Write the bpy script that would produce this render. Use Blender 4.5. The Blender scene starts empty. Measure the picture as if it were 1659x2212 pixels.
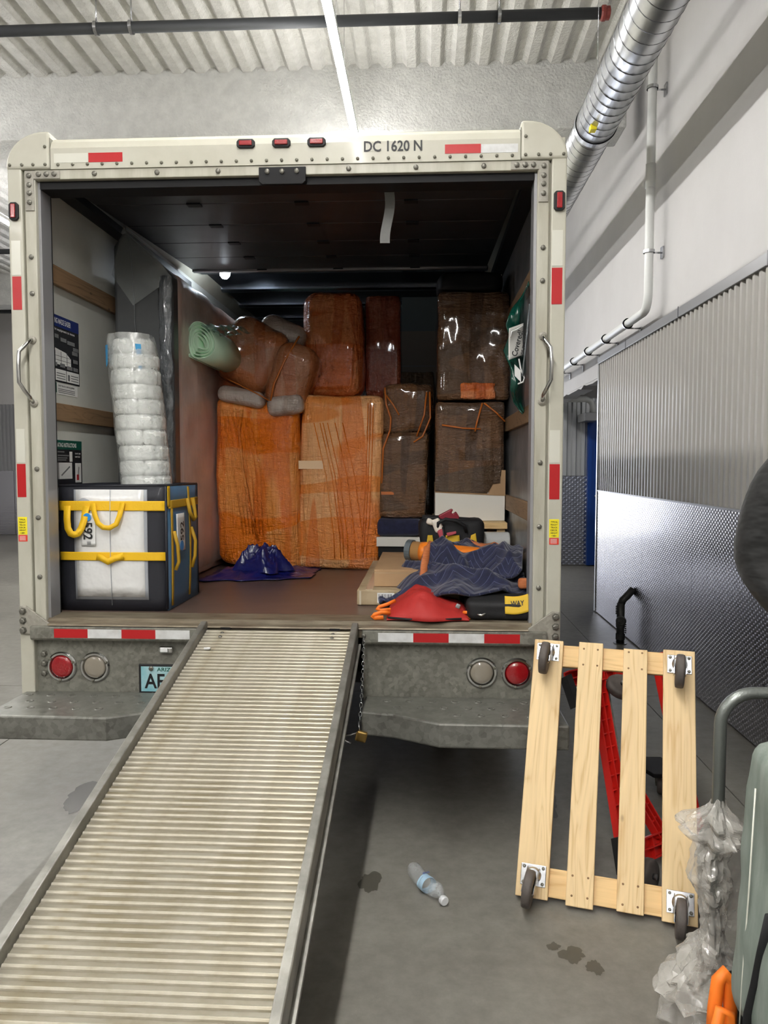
import bpy, bmesh, math, random
from mathutils import Vector, Matrix, noise
random.seed(7)
SC = bpy.context.scene
COL = SC.collection
PI = math.pi

# ------------------------------------------------------------------ camera, world, exposure
cd = bpy.data.cameras.new('camera'); cam = bpy.data.objects.new('camera', cd); COL.objects.link(cam)
cd.sensor_fit = 'VERTICAL'; cd.sensor_height = 24.0; cd.sensor_width = 18.0
cd.lens = 24.0 * 1646.3 / 2212.0
cd.clip_start = .02; cd.clip_end = 100
cam.location = (.6209, -3.3528, 1.5639)
cam.rotation_euler = (math.radians(90 - 3.442), math.radians(-.041), math.radians(3.0165))
SC.camera = cam
w = bpy.data.worlds.new('world'); SC.world = w; w.use_nodes = True
w.node_tree.nodes['Background'].inputs[0].default_value = (.8, .85, .9, 1)
w.node_tree.nodes['Background'].inputs[1].default_value = .05
SC.view_settings.view_transform = 'Standard'; SC.view_settings.look = 'None'
SC.view_settings.gamma = 1.0; SC.view_settings.use_curve_mapping = False
SC.view_settings.exposure = 0.88
LAMP = 64.0          # emission of the linear ceiling lamps
SC.cycles.max_bounces = 6; SC.cycles.diffuse_bounces = 4; SC.cycles.glossy_bounces = 3
SC.cycles.use_adaptive_sampling = True; SC.cycles.adaptive_threshold = .04
SC.cycles.transparent_max_bounces = 10; SC.cycles.transmission_bounces = 4
SC.cycles.caustics_reflective = False; SC.cycles.caustics_refractive = False
SC.cycles.sample_clamp_indirect = 4.0
SC.cycles.use_denoising = True

# ------------------------------------------------------------------ materials
def _n(nt, typ, **kw):
    n = nt.nodes.new(typ)
    for k, v in kw.items():
        if hasattr(n, k): setattr(n, k, v)
        else: n.inputs[k.replace('_', ' ')].default_value = v
    return n
def c4(c): return (c[0], c[1], c[2], 1)
def srgb(r, g, b):
    f = lambda x: (x / 255 / 12.92) if x / 255 <= .04045 else ((x / 255 + .055) / 1.055) ** 2.4
    return (f(r), f(g), f(b))
def coords(nt, scale=(1, 1, 1), rot=(0, 0, 0), kind='Object'):
    t = nt.nodes.new('ShaderNodeTexCoord'); m = nt.nodes.new('ShaderNodeMapping')
    m.inputs['Scale'].default_value = scale; m.inputs['Rotation'].default_value = rot
    nt.links.new(t.outputs[kind], m.inputs['Vector']); return m.outputs['Vector']
def noise_tex(nt, vec, scale, detail=4, rough=.55, dist=0):
    n = nt.nodes.new('ShaderNodeTexNoise'); n.inputs['Scale'].default_value = scale
    n.inputs['Detail'].default_value = detail; n.inputs['Roughness'].default_value = rough
    n.inputs['Distortion'].default_value = dist
    nt.links.new(vec, n.inputs['Vector']); return n.outputs['Fac']
def ramp(nt, fac, stops):
    r = nt.nodes.new('ShaderNodeValToRGB'); e = r.color_ramp.elements
    while len(e) < len(stops): e.new(.5)
    for i, (p, c) in enumerate(stops): e[i].position = p; e[i].color = c4(c)
    nt.links.new(fac, r.inputs['Fac']); return r.outputs['Color']
def math_n(nt, op, a, b=None, clamp=False):
    m = nt.nodes.new('ShaderNodeMath'); m.operation = op; m.use_clamp = clamp
    for i, x in enumerate((a, b)):
        if x is None: continue
        if isinstance(x, (int, float)): m.inputs[i].default_value = x
        else: nt.links.new(x, m.inputs[i])
    return m.outputs[0]
def mixc(nt, fac, a, b):
    m = nt.nodes.new('ShaderNodeMix'); m.data_type = 'RGBA'
    for sock, x in ((m.inputs['Factor'], fac), (m.inputs[6], a), (m.inputs[7], b)):
        if isinstance(x, (int, float)): sock.default_value = x
        elif isinstance(x, tuple): sock.default_value = c4(x)
        else: nt.links.new(x, sock)
    return m.outputs[2]
def bumpn(nt, h, strength, dist=.01):
    b = nt.nodes.new('ShaderNodeBump'); b.inputs['Strength'].default_value = strength
    b.inputs['Distance'].default_value = dist; nt.links.new(h, b.inputs['Height']); return b.outputs['Normal']
def new_mat(name):
    m = bpy.data.materials.new(name); m.use_nodes = True
    return m, m.node_tree, m.node_tree.nodes['Principled BSDF']
def M(name, col, rough=.5, metal=0., col2=None, vscale=6, vlo=.35, vhi=.65, stretch=(1, 1, 1), rot=(0, 0, 0), bump=0, bscale=60,
      bstretch=(1, 1, 1), bdist=.004, coat=0, spec=.5, trans=0, ior=1.45, emis=0, sheen=0, rvar=0):
    m, nt, b = new_mat(name)
    b.inputs['Base Color'].default_value = c4(col); b.inputs['Roughness'].default_value = rough
    b.inputs['Metallic'].default_value = metal; b.inputs['Coat Weight'].default_value = coat
    b.inputs['Coat Roughness'].default_value = .08
    b.inputs['Specular IOR Level'].default_value = spec; b.inputs['Transmission Weight'].default_value = trans
    b.inputs['IOR'].default_value = ior; b.inputs['Sheen Weight'].default_value = sheen
    if emis:
        b.inputs['Emission Color'].default_value = c4(col); b.inputs['Emission Strength'].default_value = emis
    if col2:
        f = noise_tex(nt, coords(nt, stretch, rot), vscale, 5, .6)
        nt.links.new(ramp(nt, f, [(vlo, col), (vhi, col2)]), b.inputs['Base Color'])
        if rvar:
            nt.links.new(math_n(nt, 'ADD', math_n(nt, 'MULTIPLY', f, rvar), rough - rvar / 2), b.inputs['Roughness'])
    if bump:
        nt.links.new(bumpn(nt, noise_tex(nt, coords(nt, bstretch, rot), bscale, 3), bump, bdist), b.inputs['Normal'])
    return m
def wrap_mat(name, c1, c2, c3, tilt=0.25, rough=.2, streak=1.0, patch=2.2, cross=1.0):
    """stretch film pulled over cartons or upholstery: overlapping patches, pulled creases, glossy glints"""
    m, nt, b = new_mat(name)
    f = noise_tex(nt, coords(nt, (.5, .5, 2.2), (0, tilt * .8, 0)), patch, 1, .4, .25)
    f2 = noise_tex(nt, coords(nt, (3.2, 3.2, .45), (0, tilt, 0)), 2.0, 1, .5, .2)
    f3 = noise_tex(nt, coords(nt, (13, 13, .6), (0, tilt, 0)), 2.0, 2, .5, .2)
    lite = ramp(nt, f, [(.47, (0, 0, 0)), (.49, (1, 1, 1))]); dark = ramp(nt, f2, [(.53, (0, 0, 0)), (.56, (1, 1, 1))])
    col = mixc(nt, math_n(nt, 'MULTIPLY', lite, .65), c2, c3)
    col = mixc(nt, math_n(nt, 'MULTIPLY', dark, .6), col, c1)
    nt.links.new(mixc(nt, math_n(nt, 'MULTIPLY', ramp(nt, f3, [(.52, (0, 0, 0)), (.66, (1, 1, 1))]), .28), col, c1), b.inputs['Base Color'])
    b.inputs['Roughness'].default_value = rough; b.inputs['Coat Weight'].default_value = .8; b.inputs['Coat Roughness'].default_value = .06
    def ridge(vec, sc, dist):
        n = noise_tex(nt, vec, sc, 3, .6, dist)
        return math_n(nt, 'POWER', math_n(nt, 'SUBTRACT', 1.0, math_n(nt, 'MULTIPLY', math_n(nt, 'ABSOLUTE', math_n(nt, 'SUBTRACT', n, .5)), 4.0), True), 2.0)
    s1 = ridge(coords(nt, (7, 7, .9), (0, tilt, 0)), 2.6, .35)
    s2 = ridge(coords(nt, (1.2, 1.2, 5), (0, tilt * .6, 0)), 4.5, .9)
    s3 = noise_tex(nt, coords(nt, (1, 1, 2.4), (0, .1, 0)), 30, 2, .6, 1.2)
    h = math_n(nt, 'ADD', math_n(nt, 'ADD', math_n(nt, 'MULTIPLY', s1, streak), math_n(nt, 'MULTIPLY', s2, .6 * cross)), math_n(nt, 'MULTIPLY', s3, .8 * cross))
    nt.links.new(bumpn(nt, h, .75, .016), b.inputs['Normal'])
    return m
def film_mat(name, col, alpha=.45, rough=.2, scale=18):
    """thin crumpled clear film: partly see-through, partly hazy white, glossy"""
    m, nt, b = new_mat(name)
    b.inputs['Base Color'].default_value = c4(col); b.inputs['Roughness'].default_value = rough
    b.inputs['Coat Weight'].default_value = .8; b.inputs['Coat Roughness'].default_value = .1
    v = coords(nt)
    f = noise_tex(nt, v, scale, 4, .65, .6)
    nt.links.new(bumpn(nt, f, .7, .02), b.inputs['Normal'])
    tr = nt.nodes.new('ShaderNodeBsdfTransparent'); mx = nt.nodes.new('ShaderNodeMixShader')
    f2 = noise_tex(nt, v, scale * .5, 3)
    a = math_n(nt, 'ADD', math_n(nt, 'MULTIPLY', math_n(nt, 'SUBTRACT', f2, .5), .7), alpha, True)
    nt.links.new(a, mx.inputs[0]); nt.links.new(tr.outputs[0], mx.inputs[1]); nt.links.new(b.outputs[0], mx.inputs[2])
    nt.links.new(mx.outputs[0], nt.nodes['Material Output'].inputs['Surface'])
    return m
def wood_mat(name, c1, c2, axis=2, ring=9):
    m, nt, b = new_mat(name)
    t = nt.nodes.new('ShaderNodeTexCoord'); oi = nt.nodes.new('ShaderNodeObjectInfo')
    add = nt.nodes.new('ShaderNodeVectorMath'); add.operation = 'ADD'
    sc = nt.nodes.new('ShaderNodeVectorMath'); sc.operation = 'SCALE'; sc.inputs[0].default_value = (3.1, 7.7, 5.3)
    nt.links.new(oi.outputs['Random'], sc.inputs['Scale']); nt.links.new(t.outputs['Object'], add.inputs[0]); nt.links.new(sc.outputs[0], add.inputs[1])
    mp = nt.nodes.new('ShaderNodeMapping'); s = [ring, ring, ring]; s[axis] = .9
    mp.inputs['Scale'].default_value = s; nt.links.new(add.outputs[0], mp.inputs['Vector'])
    f = noise_tex(nt, mp.outputs[0], 1.1, 2, .5, .9)
    saw = math_n(nt, 'PINGPONG', math_n(nt, 'MULTIPLY', f, 9.0), .5)
    mp2 = nt.nodes.new('ShaderNodeMapping'); s2 = [130, 130, 130]; s2[axis] = 4
    mp2.inputs['Scale'].default_value = s2; nt.links.new(add.outputs[0], mp2.inputs['Vector'])
    fine = noise_tex(nt, mp2.outputs[0], 1.0, 2)
    g = math_n(nt, 'ADD', math_n(nt, 'MULTIPLY', saw, .75), math_n(nt, 'MULTIPLY', fine, .55))
    col = ramp(nt, g, [(.15, c2), (.38, c1), (.8, tuple(min(1, x * 1.12) for x in c1))])
    mp3 = nt.nodes.new('ShaderNodeMapping'); s3 = [14, 14, 14]; s3[axis] = 7
    mp3.inputs['Scale'].default_value = s3; nt.links.new(add.outputs[0], mp3.inputs['Vector'])
    vo = nt.nodes.new('ShaderNodeTexVoronoi'); vo.inputs['Scale'].default_value = .8; nt.links.new(mp3.outputs[0], vo.inputs['Vector'])
    knot = ramp(nt, vo.outputs['Distance'], [(.05, (1, 1, 1)), (.11, (0, 0, 0))])
    nt.links.new(mixc(nt, math_n(nt, 'MULTIPLY', knot, .7), col, tuple(x * .3 for x in c2)), b.inputs['Base Color'])
    b.inputs['Roughness'].default_value = .6
    nt.links.new(bumpn(nt, fine, .15, .002), b.inputs['Normal'])
    return m
def concrete_mat():
    m, nt, b = new_mat('concrete floor')
    v = coords(nt)
    a = noise_tex(nt, v, .8, 6, .6, .3); s = noise_tex(nt, v, 14, 5, .7); k = noise_tex(nt, v, 1.9, 3, .5, .2)
    g = math_n(nt, 'ADD', math_n(nt, 'MULTIPLY', a, .6), math_n(nt, 'MULTIPLY', s, .4))
    col = ramp(nt, g, [(.34, srgb(98, 95, 88)), (.5, srgb(119, 116, 109)), (.66, srgb(136, 133, 126))])
    st = ramp(nt, k, [(.62, (0, 0, 0)), (.74, (1, 1, 1))])
    nt.links.new(mixc(nt, math_n(nt, 'MULTIPLY', st, .3), col, srgb(90, 86, 79)), b.inputs['Base Color'])
    nt.links.new(math_n(nt, 'ADD', math_n(nt, 'MULTIPLY', a, .3), .3), b.inputs['Roughness'])
    nt.links.new(bumpn(nt, s, .12, .004), b.inputs['Normal'])
    return m
def galv_mat(name, lo, hi, rough=.45, metal=.7, scale=9):
    m, nt, b = new_mat(name)
    v = coords(nt); a = noise_tex(nt, v, scale, 6, .7, .5); vo = nt.nodes.new('ShaderNodeTexVoronoi')
    vo.inputs['Scale'].default_value = scale * 5; nt.links.new(v, vo.inputs['Vector'])
    g = math_n(nt, 'ADD', math_n(nt, 'MULTIPLY', a, .7), math_n(nt, 'MULTIPLY', vo.outputs['Color'], .3))
    nt.links.new(ramp(nt, g, [(.35, lo), (.65, hi)]), b.inputs['Base Color'])
    b.inputs['Metallic'].default_value = metal
    nt.links.new(math_n(nt, 'ADD', math_n(nt, 'MULTIPLY', g, .3), rough - .15), b.inputs['Roughness'])
    return m
def emboss_mat(name, col, rough, p=.048, q=.032, strength=.36, axis=1):
    """bright metal sheet with staggered pressed dimples (fine relief)"""
    m, nt, b = new_mat(name)
    b.inputs['Base Color'].default_value = c4(col); b.inputs['Metallic'].default_value = 1; b.inputs['Roughness'].default_value = rough
    t = nt.nodes.new('ShaderNodeTexCoord'); sp = nt.nodes.new('ShaderNodeSeparateXYZ'); nt.links.new(t.outputs['Object'], sp.inputs[0])
    u, v = sp.outputs[axis], sp.outputs[2]
    su = math_n(nt, 'SINE', math_n(nt, 'MULTIPLY', u, 2 * PI / p)); sv = math_n(nt, 'SINE', math_n(nt, 'MULTIPLY', v, 2 * PI / q))
    h = math_n(nt, 'MAXIMUM', math_n(nt, 'MULTIPLY', su, sv), 0.0)
    nt.links.new(bumpn(nt, h, strength, .0045), b.inputs['Normal'])
    return m
def blanket_mat():
    m, nt, b = new_mat('quilted moving blanket')
    t = nt.nodes.new('ShaderNodeTexCoord'); sp = nt.nodes.new('ShaderNodeSeparateXYZ'); nt.links.new(t.outputs['UV'], sp.inputs[0])
    tri = math_n(nt, 'PINGPONG', math_n(nt, 'MULTIPLY', sp.outputs[0], 4.0), .5)
    ph = math_n(nt, 'FRACT', math_n(nt, 'ADD', math_n(nt, 'MULTIPLY', sp.outputs[1], 10.0), math_n(nt, 'MULTIPLY', tri, 4.0)))
    line = math_n(nt, 'LESS_THAN', math_n(nt, 'ABSOLUTE', math_n(nt, 'SUBTRACT', ph, .5)), .035)
    f = noise_tex(nt, coords(nt), 30, 3)
    base = ramp(nt, f, [(.3, srgb(16, 19, 46)), (.7, srgb(27, 32, 66))])
    nt.links.new(mixc(nt, math_n(nt, 'MULTIPLY', line, .4), base, srgb(120, 126, 160)), b.inputs['Base Color'])
    b.inputs['Roughness'].default_value = .85; b.inputs['Sheen Weight'].default_value = .3
    nt.links.new(bumpn(nt, math_n(nt, 'SUBTRACT', math_n(nt, 'ABSOLUTE', math_n(nt, 'SUBTRACT', ph, .5)), 0), .5, .01), b.inputs['Normal'])
    return m
def poly_sleeve_mat():
    m = M('milky foam sheet', srgb(238, 240, 236), .35, coat=.5, bump=.4, bscale=70, bdist=.004)
    return m

MT = {}
MT['concrete'] = concrete_mat()
MT['wall'] = M('white painted concrete', srgb(190, 188, 187), .7, col2=srgb(184, 182, 181), vscale=1.5, bump=.15, bscale=25, bdist=.006)
MT['ceiling'] = M('sprayed white ceiling', srgb(200, 199, 196), .85, col2=srgb(186, 185, 182), vscale=9, bump=.6, bscale=38, bdist=.02)
MT['beam'] = M('sprayed white beam', srgb(206, 206, 203), .85, col2=srgb(192, 192, 190), vscale=9, bump=.6, bscale=45, bdist=.02)
MT['corr'] = M('pale grey corrugated steel', srgb(172, 169, 163), .45, 0, coat=.12)
MT['corr_blue'] = M('grey corrugated steel in the passage', srgb(190, 192, 194), .35, .5)
MT['flash'] = M('grey flashing', srgb(156, 156, 158), .35, .4)
MT['emboss'] = emboss_mat('embossed bright steel', srgb(196, 195, 202), .2)
MT['emboss_x'] = emboss_mat('embossed blue grey steel', srgb(176, 180, 192), .25, p=.085, q=.07, strength=.6, axis=0)
MT['duct'] = M('galvanised duct', srgb(204, 205, 207), .3, .9, col2=srgb(178, 180, 184), vscale=3, stretch=(1, 1, 1))
MT['seam'] = M('duct seam', srgb(120, 121, 124), .35, 1.0)
MT['pipe_dark'] = M('dark grey sprinkler pipe', srgb(62, 64, 67), .5, .3)
MT['pipe_white'] = M('white painted pipe', srgb(214, 215, 213), .4)
MT['red_cap'] = M('red pipe cap', srgb(120, 50, 45), .5)
MT['steel'] = M('zinc plated steel', srgb(205, 206, 208), .25, 1.0, col2=srgb(165, 166, 170), vscale=30)
MT['blue_door'] = M('blue painted door', srgb(10, 60, 140), .4)
MT['black_rubber'] = M('black rubber', srgb(26, 26, 27), .6, bump=.1, bscale=80)
MT['black_iron'] = M('black iron pipe', srgb(38, 38, 37), .45, .2, col2=srgb(60, 60, 58), vscale=20)
MT['lamp'] = M('lamp diffuser', (1.0, .985, .955), .5, emis=LAMP)
MT['lamp_up'] = M('added lamp uplight', (1.0, .985, .955), .5, emis=LAMP * .2)  # glow added toward the ceiling
MT['added_pane'] = M('added daylight pane', (.86, .9, 1.0), .4, emis=3.0)  # glowing panes of the unseen far door, added for light
MT['lamp_c'] = M('lamp diffuser toward the back wall', (1.0, .985, .955), .5, emis=LAMP * 2.6)  # emission of the rear lamps raised to light the cargo
MT['passage_fill'] = M('added passage lamp diffuser', (1.0, .985, .955), .5, emis=5)
MT['lamp_b'] = M('lamp diffuser of the far row', (1.0, .985, .955), .5, emis=LAMP * 1.7)
MT['lamp_body'] = M('lamp housing', srgb(230, 230, 228), .4)
# truck
MT['cream'] = M('cream truck paint', srgb(188, 186, 172), .42, col2=srgb(178, 175, 160), vscale=4, coat=.08)
MT['cream_in'] = M('cream frame paint', srgb(186, 184, 170), .4, col2=srgb(164, 160, 144), vscale=5, stretch=(3, 3, .5))
MT['black_trim'] = M('black trim', srgb(20, 20, 22), .6, spec=.3)
MT['door_track'] = M('dark door track', srgb(30, 32, 36), .5, .1, spec=.35)
MT['inwall'] = M('white interior panel', srgb(206, 207, 200), .5, col2=srgb(192, 193, 186), vscale=2, bump=.08, bscale=30)
MT['inwall_r'] = M('scuffed metal interior panel', srgb(150, 152, 154), .35, .4, col2=srgb(120, 122, 125), vscale=6)
MT['slat'] = wood_mat('worn pine slat', srgb(140, 112, 82), srgb(104, 80, 56), axis=1)
MT['deck'] = M('brown truck deck', srgb(100, 82, 74), .35, col2=srgb(88, 72, 65), vscale=3, stretch=(1, 2, 1), bump=.06, bscale=30)
MT['sill'] = M('dusty aluminium sill', srgb(140, 130, 112), .5, .4, col2=srgb(104, 92, 76), vscale=14, stretch=(.5, 3, 1))
MT['galv'] = galv_mat('galvanised rear panel', srgb(108, 106, 97), srgb(138, 137, 127), .5, .3, 12)
MT['galv_light'] = galv_mat('galvanised bracket', srgb(142, 138, 128), srgb(162, 158, 147), .5, .1, 14)
MT['bumper'] = galv_mat('galvanised bumper', srgb(98, 97, 91), srgb(126, 126, 119), .42, .4)
MT['door'] = M('dark roller door', srgb(66, 66, 68), .4, .2, col2=srgb(52, 50, 50), vscale=4)
MT['rooft'] = M('dark roof bow', srgb(150, 156, 166), .25, 1.0)
MT['roof_in'] = M('dark roof skin', srgb(40, 44, 52), .4, .5)
MT['red_tape'] = M('red reflective tape', srgb(176, 28, 32), .35, bump=.1, bscale=200)
MT['white_tape'] = M('silver reflective tape', srgb(216, 217, 216), .35, bump=.1, bscale=200, col2=srgb(196, 196, 194), vscale=18)
MT['clear_tape'] = M('faded clear tape', srgb(205, 204, 192), .3, coat=.4)
MT['lens_red'] = M('red lamp lens', srgb(150, 12, 22), .12, coat=1, bump=.5, bscale=160, bdist=.003)
MT['lens_clear'] = M('clear lamp lens', srgb(140, 132, 118), .12, coat=1, bump=.3, bscale=60)
MT['chrome'] = M('worn chrome', srgb(200, 200, 198), .2, 1.0)
MT['yellow_st'] = M('yellow sticker', srgb(240, 222, 40), .4)
MT['red_st'] = M('red sticker', srgb(214, 58, 40), .4)
MT['ink'] = M('black ink', srgb(22, 22, 24), .5)
MT['ink_grey'] = M('grey print', srgb(120, 122, 124), .5)
MT['paper'] = M('white print', srgb(222, 222, 220), .5)
MT['navy_print'] = M('navy print', srgb(20, 42, 112), .45)
MT['green_print'] = M('green print', srgb(16, 84, 70), .45)
MT['poster'] = M('black poster', srgb(30, 32, 38), .4)
MT['plate'] = M('pale teal plate', srgb(196, 218, 218), .4, col2=srgb(120, 180, 190), vscale=5)
MT['bolt'] = M('zinc bolt', srgb(120, 118, 110), .45, .7)
MT['rivet'] = M('dirty rivet', srgb(110, 108, 96), .5, .3)
MT['ramp'] = M('ribbed aluminium ramp', srgb(184, 178, 163), .36, .3, col2=srgb(154, 145, 123), vscale=4.5, vlo=.42, vhi=.62, bump=.12, bscale=90, rvar=.15)
MT['ramp_valley'] = M('worn aluminium ramp floor', srgb(140, 134, 120), .5, .25, col2=srgb(120, 111, 90), vscale=5, vlo=.42, vhi=.62)  # darker than the ribs, to put their highlights into the colour; mottling is grime
MT['rail'] = M('ramp side rail', srgb(150, 148, 141), .4, .5, col2=srgb(120, 118, 112), vscale=12)
MT['brass'] = M('brass padlock', srgb(150, 122, 70), .35, .9)
MT['white_lamp'] = M('interior lamp lens', (.8, .9, 1.0), .3, emis=70)
# cargo
MT['orange'] = wrap_mat('orange stretch film', srgb(232, 108, 8), srgb(242, 130, 26), srgb(246, 170, 92), .28)
MT['orange2'] = wrap_mat('pale orange stretch film', srgb(236, 116, 20), srgb(246, 156, 76), srgb(250, 196, 138), -.22)
MT['orange_dk'] = wrap_mat('rust orange stretch film', srgb(190, 84, 28), srgb(214, 108, 46), srgb(230, 146, 90), .05)
MT['rust'] = wrap_mat('dark rust stretch film', srgb(128, 46, 24), srgb(146, 58, 30), srgb(164, 88, 58), .1)
MT['bundle'] = wrap_mat('brown film over upholstery', srgb(158, 82, 36), srgb(176, 104, 60), srgb(168, 120, 90), .5, streak=.4, cross=.6)
MT['bundle_grey'] = wrap_mat('clear film over grey upholstery', srgb(150, 130, 116), srgb(170, 156, 146), srgb(190, 180, 172), .2, streak=.4, cross=.6)
MT['brown'] = wrap_mat('clear film over brown cartons', srgb(74, 54, 40), srgb(96, 72, 52), srgb(122, 86, 56), .5, rough=.14, streak=.5, cross=1.5)
MT['brown2'] = wrap_mat('clear film over dark cartons', srgb(78, 60, 46), srgb(98, 76, 56), srgb(128, 84, 48), -.4, rough=.14, streak=.6, cross=1.5)
MT['film_orange'] = M('twisted orange film', srgb(190, 104, 40), .25, coat=.6)
MT['pink'] = M('pinkish wrapped mattress', srgb(248, 228, 220), .4, col2=srgb(242, 218, 208), vscale=3, bump=.5, bscale=5, bstretch=(1, 1, .4), bdist=.03, coat=.4)
MT['greybag'] = M('dark grey bagged panel', srgb(84, 86, 88), .4, col2=srgb(72, 74, 76), vscale=2, coat=.3)
MT['crinkle'] = M('crinkled clear film edge', srgb(104, 108, 112), .18, coat=1, bump=1, bscale=22, bstretch=(1, 1, .6), bdist=.03)
MT['film'] = film_mat('clear film', srgb(196, 192, 184), .42, .16)
MT['film_sleeve'] = film_mat('milky film sleeve', srgb(222, 224, 220), .42, .15, 22)
MT['film_thin'] = film_mat('thin clear film', srgb(190, 196, 196), .16, .12, 10)
MT['film_green'] = film_mat('pale green film', srgb(120, 176, 160), .4, .15, 12)
MT['green_foam'] = M('pale green foam sheet', srgb(204, 234, 206), .5, coat=.3, bump=.2, bscale=40)
MT['foam'] = poly_sleeve_mat()
MT['blue_tape'] = M('blue tape', srgb(70, 160, 214), .4)
MT['tote_black'] = M('black tote fabric', srgb(32, 33, 40), .6, bump=.2, bscale=60, coat=.1)
MT['tote_blue'] = M('blue grey tote fabric', srgb(74, 118, 152), .55, col2=srgb(88, 116, 148), vscale=6, bump=.2, bscale=40)
MT['tote_panel'] = M('white woven plastic panel', srgb(226, 226, 224), .22, coat=.6, bump=.6, bscale=9, bdist=.02)
MT['tote_border'] = M('grey panel border', srgb(170, 174, 180), .35)
MT['webbing'] = M('yellow webbing', srgb(232, 184, 26), .6, bump=.3, bscale=150)
MT['webbing_d'] = M('ochre webbing', srgb(190, 150, 40), .6)
MT['label_blue'] = M('blue dot', srgb(40, 140, 214), .4)
MT['tarp'] = M('blue plastic tarp', srgb(22, 26, 92), .3, coat=.3, bump=.5, bscale=14, bdist=.02)
MT['card'] = M('brown cardboard', srgb(176, 144, 108), .75, col2=srgb(164, 132, 98), vscale=5)
MT['card_grey'] = M('weathered cardboard', srgb(178, 160, 130), .7, col2=srgb(150, 130, 100), vscale=6)
MT['card_dark'] = M('dull cardboard', srgb(118, 108, 98), .75)
MT['grey_box'] = M('grey green box', srgb(92, 98, 98), .6)
MT['peach'] = M('peach paper band', srgb(240, 204, 160), .3, coat=.6)
MT['tape_clear'] = M('packing tape', srgb(196, 186, 164), .25, coat=.6)
MT['white_melamine'] = M('white melamine', srgb(222, 220, 212), .4)
MT['blanket'] = blanket_mat()
MT['trim_orange'] = M('orange blanket binding', srgb(196, 118, 72), .7, col2=srgb(176, 100, 56), vscale=30, stretch=(1, 1, 6))
MT['red_fabric'] = M('red bag fabric', srgb(170, 40, 36), .65, bump=.2, bscale=90)
MT['orange_strap'] = M('orange webbing', srgb(240, 122, 36), .55)
MT['black_fabric'] = M('black bag fabric', srgb(22, 22, 24), .7, bump=.2, bscale=120)
MT['yellow_fabric'] = M('yellow bag panel', srgb(212, 174, 44), .65, bump=.3, bscale=12, bdist=.01)
MT['glove_white'] = M('white glove', srgb(226, 218, 204), .7)
MT['crimson'] = M('crimson plastic', srgb(134, 26, 44), .45)
MT['crimson_cloth'] = M('pinkish red glove palm', srgb(176, 72, 84), .6)
MT['kraft'] = M('kraft tube', srgb(188, 142, 88), .35, coat=.5)
MT['grey_cap'] = M('grey tube cap', srgb(88, 96, 100), .5)
MT['orange_wrap'] = M('bright orange film', srgb(236, 130, 40), .3, coat=.5)
MT['bubble'] = M('silvery bubble wrap', srgb(208, 210, 208), .25, bump=.6, bscale=60, coat=.6)
MT['greenbag'] = M('dark green poly bag', srgb(10, 66, 54), .22, coat=.7, bump=.5, bscale=9, bdist=.02)
MT['bag_print'] = M('grey bag print', srgb(200, 198, 192), .35, coat=.4)
MT['pine'] = wood_mat('raw pine board', srgb(216, 188, 142), srgb(194, 156, 104), axis=2)
MT['pine_x'] = wood_mat('raw pine cross board', srgb(216, 182, 128), srgb(196, 152, 96), axis=0)
MT['nail'] = M('nail head', srgb(120, 90, 60), .5, .3)
MT['wheel'] = M('grey rubber wheel', srgb(96, 88, 84), .6, col2=srgb(78, 72, 68), vscale=20)
MT['red_pl'] = M('red moulded plastic', srgb(206, 34, 26), .4)
MT['strap_grey'] = M('grey strap', srgb(120, 120, 118), .6)
MT['pet'] = film_mat('clear plastic bottle', srgb(214, 218, 218), .3, .08, 40)
MT['bottle_label'] = M('pale blue bottle label', srgb(176, 208, 230), .4)
MT['bottle_white'] = M('white bottle cap', srgb(220, 222, 224), .4)
MT['navy_ink'] = M('navy lettering', srgb(50, 80, 160), .4)
MT['jacket'] = M('black jacket cloth', srgb(19, 19, 18), .75, bump=.5, bscale=5, bdist=.05, sheen=.1, bstretch=(1, 1, 2))
MT['trousers'] = M('dark trousers', srgb(40, 42, 50), .8)
MT['skin'] = M('skin', srgb(190, 140, 115), .5)
MT['hair'] = M('dark hair', srgb(40, 30, 24), .6)
MT['shoe'] = M('dark shoe', srgb(30, 28, 28), .5)
MT['cart_pipe'] = M('grey enamelled steel tube', srgb(118, 122, 118), .35, .6, bump=.15, bscale=120)
MT['pad'] = M('grey green moving pad', srgb(134, 142, 134), .75, col2=srgb(112, 122, 114), vscale=7, stretch=(3, 3, .6), bump=.3, bscale=20, bdist=.01)
MT['dkgreen'] = M('dark green fabric', srgb(40, 84, 74), .7)
MT['stain'] = M('oil stain', srgb(80, 77, 69), .4)
MT['stain2'] = M('water stain', srgb(84, 82, 77), .25)

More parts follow.
